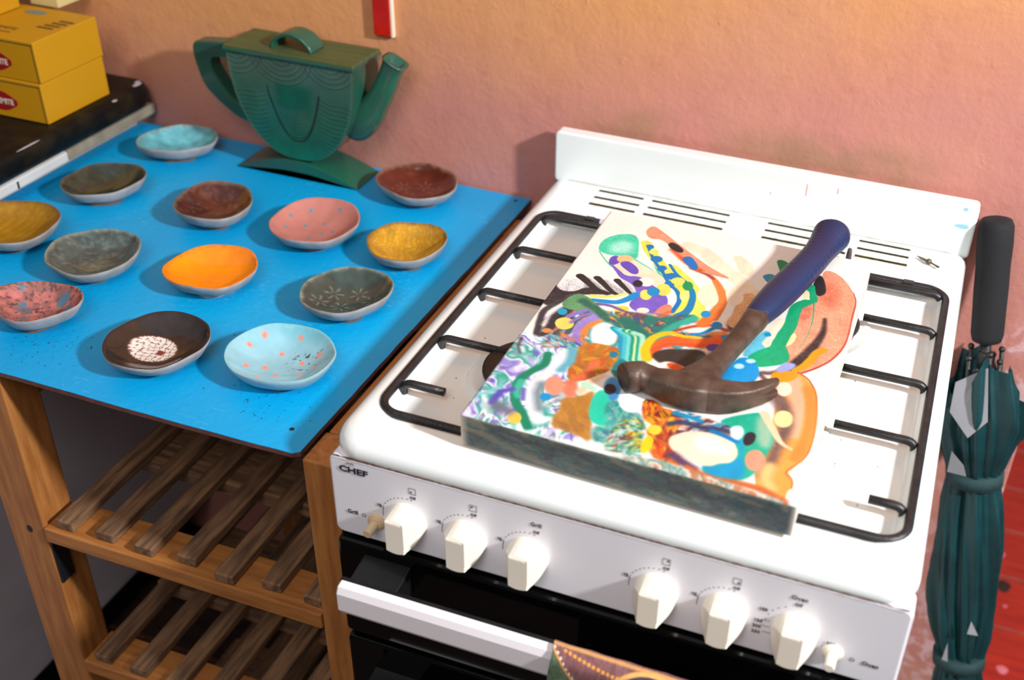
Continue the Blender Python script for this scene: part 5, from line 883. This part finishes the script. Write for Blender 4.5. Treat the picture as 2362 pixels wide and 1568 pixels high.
for x, y, l, w in ((-.6525, -.262, .022, .0014), (-.662, -.030, .010, .004), (-.668, -.022, .006, .003), (-.6515, -.345, .008, .005), (-.6525, -.092, .005, .003)):
    bm = bmesh.new(); bmesh.ops.create_icosphere(bm, subdivisions=2, radius=1, matrix=Matrix.Translation((x, y, .9385 if x > -.66 else .9398))@Matrix.Diagonal((w, l, .0012, 1))); bmo('worn_patch', bm, CH, o)
YEL = mat('yellow_card', (192, 138, 0), .55, .06, 8); YELF = mat('yellow_card_front', (196, 140, 0), .55, .08, 8)
RED = mat('red_print', (150, 8, 12), .6, .1, 30); BRN = mat('brown_print', (104, 66, 10), .7, .2, 60); WPR = mat('pale_print', (226, 205, 190), .6)
def carton(x1, z0, z1, y0, y1, w, label, logo=True, top=False):
    t = thing('yellow_carton', label, 'box', (x1-w/2, (y0+y1)/2, z0), 'yellow cartons stacked on the black worktop')
    bm = bmesh.new(); box(bm, x1-w, x1, y0, y1, z0, z1, .0012); bmo('carton_body', bm, YEL, t)
    bm = bmesh.new(); box(bm, x1-w+.004, x1-.0035, y0-.0006, y0+.001, z0+.001, z1-.0045, .0003); bmo('front_flap', bm, YELF, t)
    bm = bmesh.new(); box(bm, x1-w, x1-.003, y0-.0008, y0-.0001, z1-.0048, z1-.0034); box(bm, x1-.0040, x1-.0030, y0-.0008, y0-.0001, z0+.001, z1-.0034); bmo('flap_gap', bm, mat('gap_brown', (84, 62, 4), .9), t)
    if logo:
        cx_ = x1-.0735 if z0 < .96 else x1-.0700; zc = z0+.0235
        hwx = .0330; hh_ = .0125
        bm = bmesh.new(); D = chaikin([(cx_-hwx, zc), (cx_-.012, zc+hh_), (cx_, zc+hh_+.002), (cx_+.012, zc+hh_), (cx_+hwx, zc), (cx_+.012, zc-hh_), (cx_, zc-hh_-.002), (cx_-.012, zc-hh_)], 1); prism(bm, D.tolist(), y0-.0010, y0-.0004, 'y'); l = bmo('printed_lozenge', bm, RED, t); l['label'] = 'red lozenge with pale lettering'
        textobj('lettering', 'VEGEMITE', .0112, WPR, l, (cx_, y0-.0014, zc-.004), align='CENTER', bold=.0002, xs=.86)
    if top:
        textobj('printed_text', 'VEGEMITE', .012, BRN, t, (x1-.055, y0+.030, z1+.0003), (1, 0, 0), (0, 1, 0), align='RIGHT')
        bm = bmesh.new()
        for a in range(4): box(bm, x1-.040+.004*a, x1-.014+.003*a, y0+.052+a*.010, y0+.057+a*.010, z1+.0001, z1+.0004)
        box(bm, x1-.115, x1-.055, y0+.020, y0+.0225, z1+.0001, z1+.0004)
        bmo('printed_block', bm, BRN, t)
        bm = bmesh.new(); prism(bm, [(x1-.082+.018*math.cos(k*.5), y1-.022+.008*math.sin(k*.5)) for k in range(13)], z1+.0001, z1+.0005, 'z'); bmo('printed_oval', bm, mat('grey_print', (120, 126, 110), .7), t)
        bm = bmesh.new(); prism(bm, [(x1-.105+.030*math.cos(k*.5), y0+.010+.005*math.sin(k*.5)) for k in range(13)], z1+.0001, z1+.0005, 'z'); bmo('printed_lozenge', bm, RED, t)
    settle(t); return t
carton(-.672, .9404, .9965, -.200, -.077, .19, 'lower of the two large yellow cartons on the black worktop')
carton(-.672, .9970, 1.0535, -.1965, -.0745, .19, 'upper large yellow carton with brown print on its top', top=True)
carton(-.788, 1.0545, 1.115, -.150, -.088, .08, 'small plain yellow carton on top of the stack at the picture corner', logo=False)
cj = thing('cream_carton', 'small cream white box behind the top yellow carton at the wall', 'box', (-.76, -.04, 1.0545))
bm = bmesh.new(); box(bm, -.785, -.737, -.071, -.012, 1.0545, 1.14, .001); bmo('carton_body', bm, mat('cream_card', (206, 190, 128), .6, .1), cj)
bm = bmesh.new(); box(bm, -.784, -.7365, -.0718, -.0705, 1.12, 1.135); bmo('lid_edge', bm, mat('cream_card_edge', (186, 168, 110), .6, .1), cj); settle(cj)
# red strip on the wall
rs_ = thing('red_wall_strip', 'glossy red painted wooden strip hanging on the pink wall above the teapot', 'wall strip', (-.26, -.004, 1.19))
bm = bmesh.new(); box(bm, -.272, -.2475, -.0085, -.0002, 1.067, 1.32, .0012); bmo('red_face', bm, mat('red_gloss', (206, 26, 8), .3, .2, 30, .2, 60, rgb2=(176, 18, 8)), rs_)
bm = bmesh.new(); box(bm, -.2473, -.2435, -.0070, -.0002, 1.066, 1.32, .0008); bmo('white_edge', bm, mat('white_edge', (232, 214, 190), .6), rs_); settle(rs_)

# ---------------------------------------------------------------- umbrella
um = thing('umbrella', 'folded dark green umbrella with black foam handle leaning beside the cooker', 'umbrella', (.65, -.10, 0))
G1 = mat('green_cloth', (6, 58, 62), .5, .35, 14, .3, 90, rgb2=(4, 42, 46)); G2 = mat('silver_lining', (150, 148, 152), .5, .15, 12)
top_ = Vector((.5615, -.027, .974)); bot = Vector((.708, -.155, .0)); ax_ = (bot-top_).normalized(); Lu = (bot-top_).length
sd = ax_.cross(Vector((0, 1, 0))).normalized(); fw = sd.cross(ax_).normalized()
def up_at(s): return top_+ax_*s
bm = bmesh.new(); P = [0, .002, .008, .03, .06, .09, .12, .15, .158, .160]; Rr = [.012, .0180, .0205, .0212, .0202, .0205, .0200, .0198, .0180, .012]
sweep(bm, [up_at(s) for s in P], [(r, r) for r in Rr], (0, 1, 0), n=28); bmo('foam_handle', bm, mat('black_foam', (24, 24, 27), .85, .25, 300, .3, 800), um, True)
bm = bmesh.new(); tube(bm, [up_at(.158), up_at(Lu-.004)], .0065, 12, up=(0, 1, 0)); 
for s in (.185, .222, .262): sweep(bm, [up_at(s-.012), up_at(s-.010), up_at(s+.010), up_at(s+.012)], [(.006, .006), (.0095, .0095), (.0095, .0095), (.006, .006)], (0, 1, 0), n=16)
bmo('shaft', bm, IRON, um, True)
bm = bmesh.new()
for k in range(8):
    a = 2*math.pi*k/8+.3; off = sd*(.020*math.cos(a))+fw*(.016*math.sin(a)); p0 = up_at(.172+.012*(k % 3)); tube(bm, [p0+off, p0+off*1.0+ax_*.20], .0028, 8, up=(0, 1, 0))
    bmesh.ops.create_icosphere(bm, subdivisions=2, radius=.0042, matrix=Matrix.Translation(p0+off))
bmo('ribs', bm, IRON, um, True)
# cloth: folded lobes, flared at the open end, pinched at the two straps
def rprof(s):
    xs_ = [.205, .235, .262, .30, .345, .362, .40, .47, .54, .60, .645, .66, .69, .75, .85, Lu-.03]
    rs2 = [.040, .046, .050, .044, .031, .030, .036, .040, .041, .036, .027, .026, .032, .030, .022, .010]
    return np.interp(s, xs_, rs2)
nu, nv = 90, 128; V = []; ums = np.linspace(.200, Lu-.03, nu)
for i, s in enumerate(ums):
    for k in range(nv):
        a = 2*math.pi*k/nv; fl_ = max(0, 1-(s-.200)/.10)
        r = rprof(s)*(1+.20*math.sin(a*7+s*9)*(.6+.4*math.sin(s*31+a))+.08*math.sin(a*17+s*23)+.03*math.sin(a*29+s*60))
        r *= 1+fl_*(.75*math.exp(-((a-.15) % (2*math.pi))**2/.16)+.75*math.exp(-((2*math.pi-((a-.15) % (2*math.pi))))**2/.16))
        ds = .035*fl_*math.sin(a*2+2.1)+.020*fl_*abs(math.sin(a*4))
        V.append(up_at(s+ds)+sd*(r*math.cos(a))-fw*(r*.82*math.sin(a)))
F = []
for i in range(nu-1):
    for k in range(nv): F.append((i*nv+k, i*nv+(k+1) % nv, (i+1)*nv+(k+1) % nv, (i+1)*nv+k))
pyo('canopy', V, F, G1, um, True)
def flap(name, pts, m_, th_=.0008):
    bm = bmesh.new(); A_ = [bm.verts.new(p) for p in pts]; f = bm.faces.new(A_); bmesh.ops.triangulate(bm, faces=[f]); r = bmesh.ops.extrude_face_region(bm, geom=bm.faces[:])
    for v in r['geom']:
        if isinstance(v, bmesh.types.BMVert): v.co.y += th_
    return bmo(name, bm, m_, um)
def uq(s, u, w): return up_at(s)+sd*u+fw*w   # u to the right, w towards the camera side
FWS = -1 if fw.y > 0 else 1
flap('lining_flap', [uq(.183, .005, .030*FWS), uq(.205, -.032, .034*FWS), uq(.245, -.036, .038*FWS), uq(.275, -.012, .046*FWS), uq(.250, .010, .044*FWS)], G2)
flap('lining_flap', [uq(.190, .026, .012*FWS), uq(.205, .034, .014*FWS), uq(.212, .036, .016*FWS), uq(.240, .020, .022*FWS)], G2)
flap('canopy_edge', [uq(.186, .030, .010*FWS), uq(.215, .040, .012*FWS), uq(.300, .026, .024*FWS), uq(.300, .012, .030*FWS), uq(.235, .021, .016*FWS)], G1)
flap('lining_flap', [uq(.300, -.030, .040*FWS), uq(.318, -.014, .042*FWS), uq(.334, -.010, .040*FWS), uq(.334, -.034, .034*FWS)], G2)
for s in (.353, .652):
    bm = bmesh.new(); sweep(bm, [up_at(s-.010), up_at(s-.009), up_at(s+.009), up_at(s+.010)], [(.030, .026), (.036, .032), (.036, .032), (.030, .026)], (0, 1, 0), n=40); bmo('strap', bm, mat('dark_webbing', (26, 58, 60), .8, .3, 100), um, True)
flap('lining_flap', [uq(.555, .012, .044*FWS), uq(.575, .022, .046*FWS), uq(.575, .008, .046*FWS)], G2); flap('lining_flap', [uq(.600, -.016, .040*FWS), uq(.630, -.022, .040*FWS), uq(.632, -.014, .040*FWS)], G2)
settle(um)

# ---------------------------------------------------------------- tea towel over the grill handle
tw = thing('tea_towel', 'brown patterned tea towel with orange and cream dots draped over the oven handle', 'towel', (.37, -.67, .76))
prof = [(-.655, .700), (-.655, .73), (-.6555, .76), (-.657, .777), (-.661, .7845), (-.667, .7865), (-.6735, .7845), (-.6785, .778), (-.6795, .765), (-.680, .74), (-.682, .70), (-.684, .64), (-.685, .58)]
pr2 = smoothpath(prof, 8); nx = 260; V = []; xs_ = np.linspace(.2455, .452, nx)
vv = np.linspace(0, 1, len(pr2))
d_ = np.concatenate([[0], np.cumsum([float(np.linalg.norm(pr2[i+1]-pr2[i])) for i in range(len(pr2)-1)])])
for x in xs_:
    for j, p in enumerate(pr2):
        w_ = .0012*math.sin(x*90+j*.1)*min(1, abs(j-44)/20); V.append((x+.0015*math.sin(j*.15), p[0]-abs(w_), p[1]))
Xt, Vt = np.meshgrid(xs_, d_, indexing='ij'); v0 = d_[int(np.argmax([p[1] for p in pr2]))]; v = (Vt-v0)  # >0 towards front
x = Xt-.2455
C = np.ones(Xt.shape+(3,))*np.array([126., 82, 84]); C *= (.75+.5*fbm(Xt*500, Vt*160, 3))[..., None]
def tput(C, c, a): return C*(1-a[..., None])+np.array(c, float)*a[..., None]
C = tput(C, (206, 150, 92), sm(.004, .001, np.abs(v+.002-x*.02)))
line2 = .0155+x*.10
gr = (v > .006+x*1.15); C = np.where(gr[..., None], np.array([84., 104, 78])*(.7+.6*fbm(Xt*400, Vt*400, 5))[..., None], C)
C = tput(C, (222, 158, 74), sm(.0018, .0008, np.abs(v-(.0035+x*1.15))))
for i in range(60):
    cx_, cv_ = .0015+i*.0036, .0055+i*.0036*1.15-.003; C = tput(C, (236, 214, 186), sm(.0016, .0011, np.hypot(x-cx_, v-cv_)))
for i in range(40):
    cx_ = .012+i*.0046; C = tput(C, (232, 160, 62), sm(.0019, .0014, np.hypot(x-cx_, v-.0035-.010*math.sin(i*.12))))
for rr_, c_ in ((.050, (222, 168, 96)), (.046, (52, 46, 62)), (.043, (226, 208, 190)), (.039, (120, 80, 84)), (.030, (214, 150, 70)), (.02, (90, 56, 60))):
    C = tput(C, c_, sm(rr_, rr_-.0012, np.hypot(x-.095, v-.050)))
pyo('cloth', V, gridfaces(nx, len(pr2)), mat('printed_cotton', (255, 255, 255), .9, .1, 200, .3, 900, attr='c'), tw, True, tolin(C, 1).reshape(-1, 3))
sl = [o for o in bpy.data.objects if o.name.startswith('cloth') and o.parent == tw][0]; md = sl.modifiers.new('s', 'SOLIDIFY'); md.thickness = .0014; md.offset = 0
settle(tw)
bpy.context.view_layer.update()
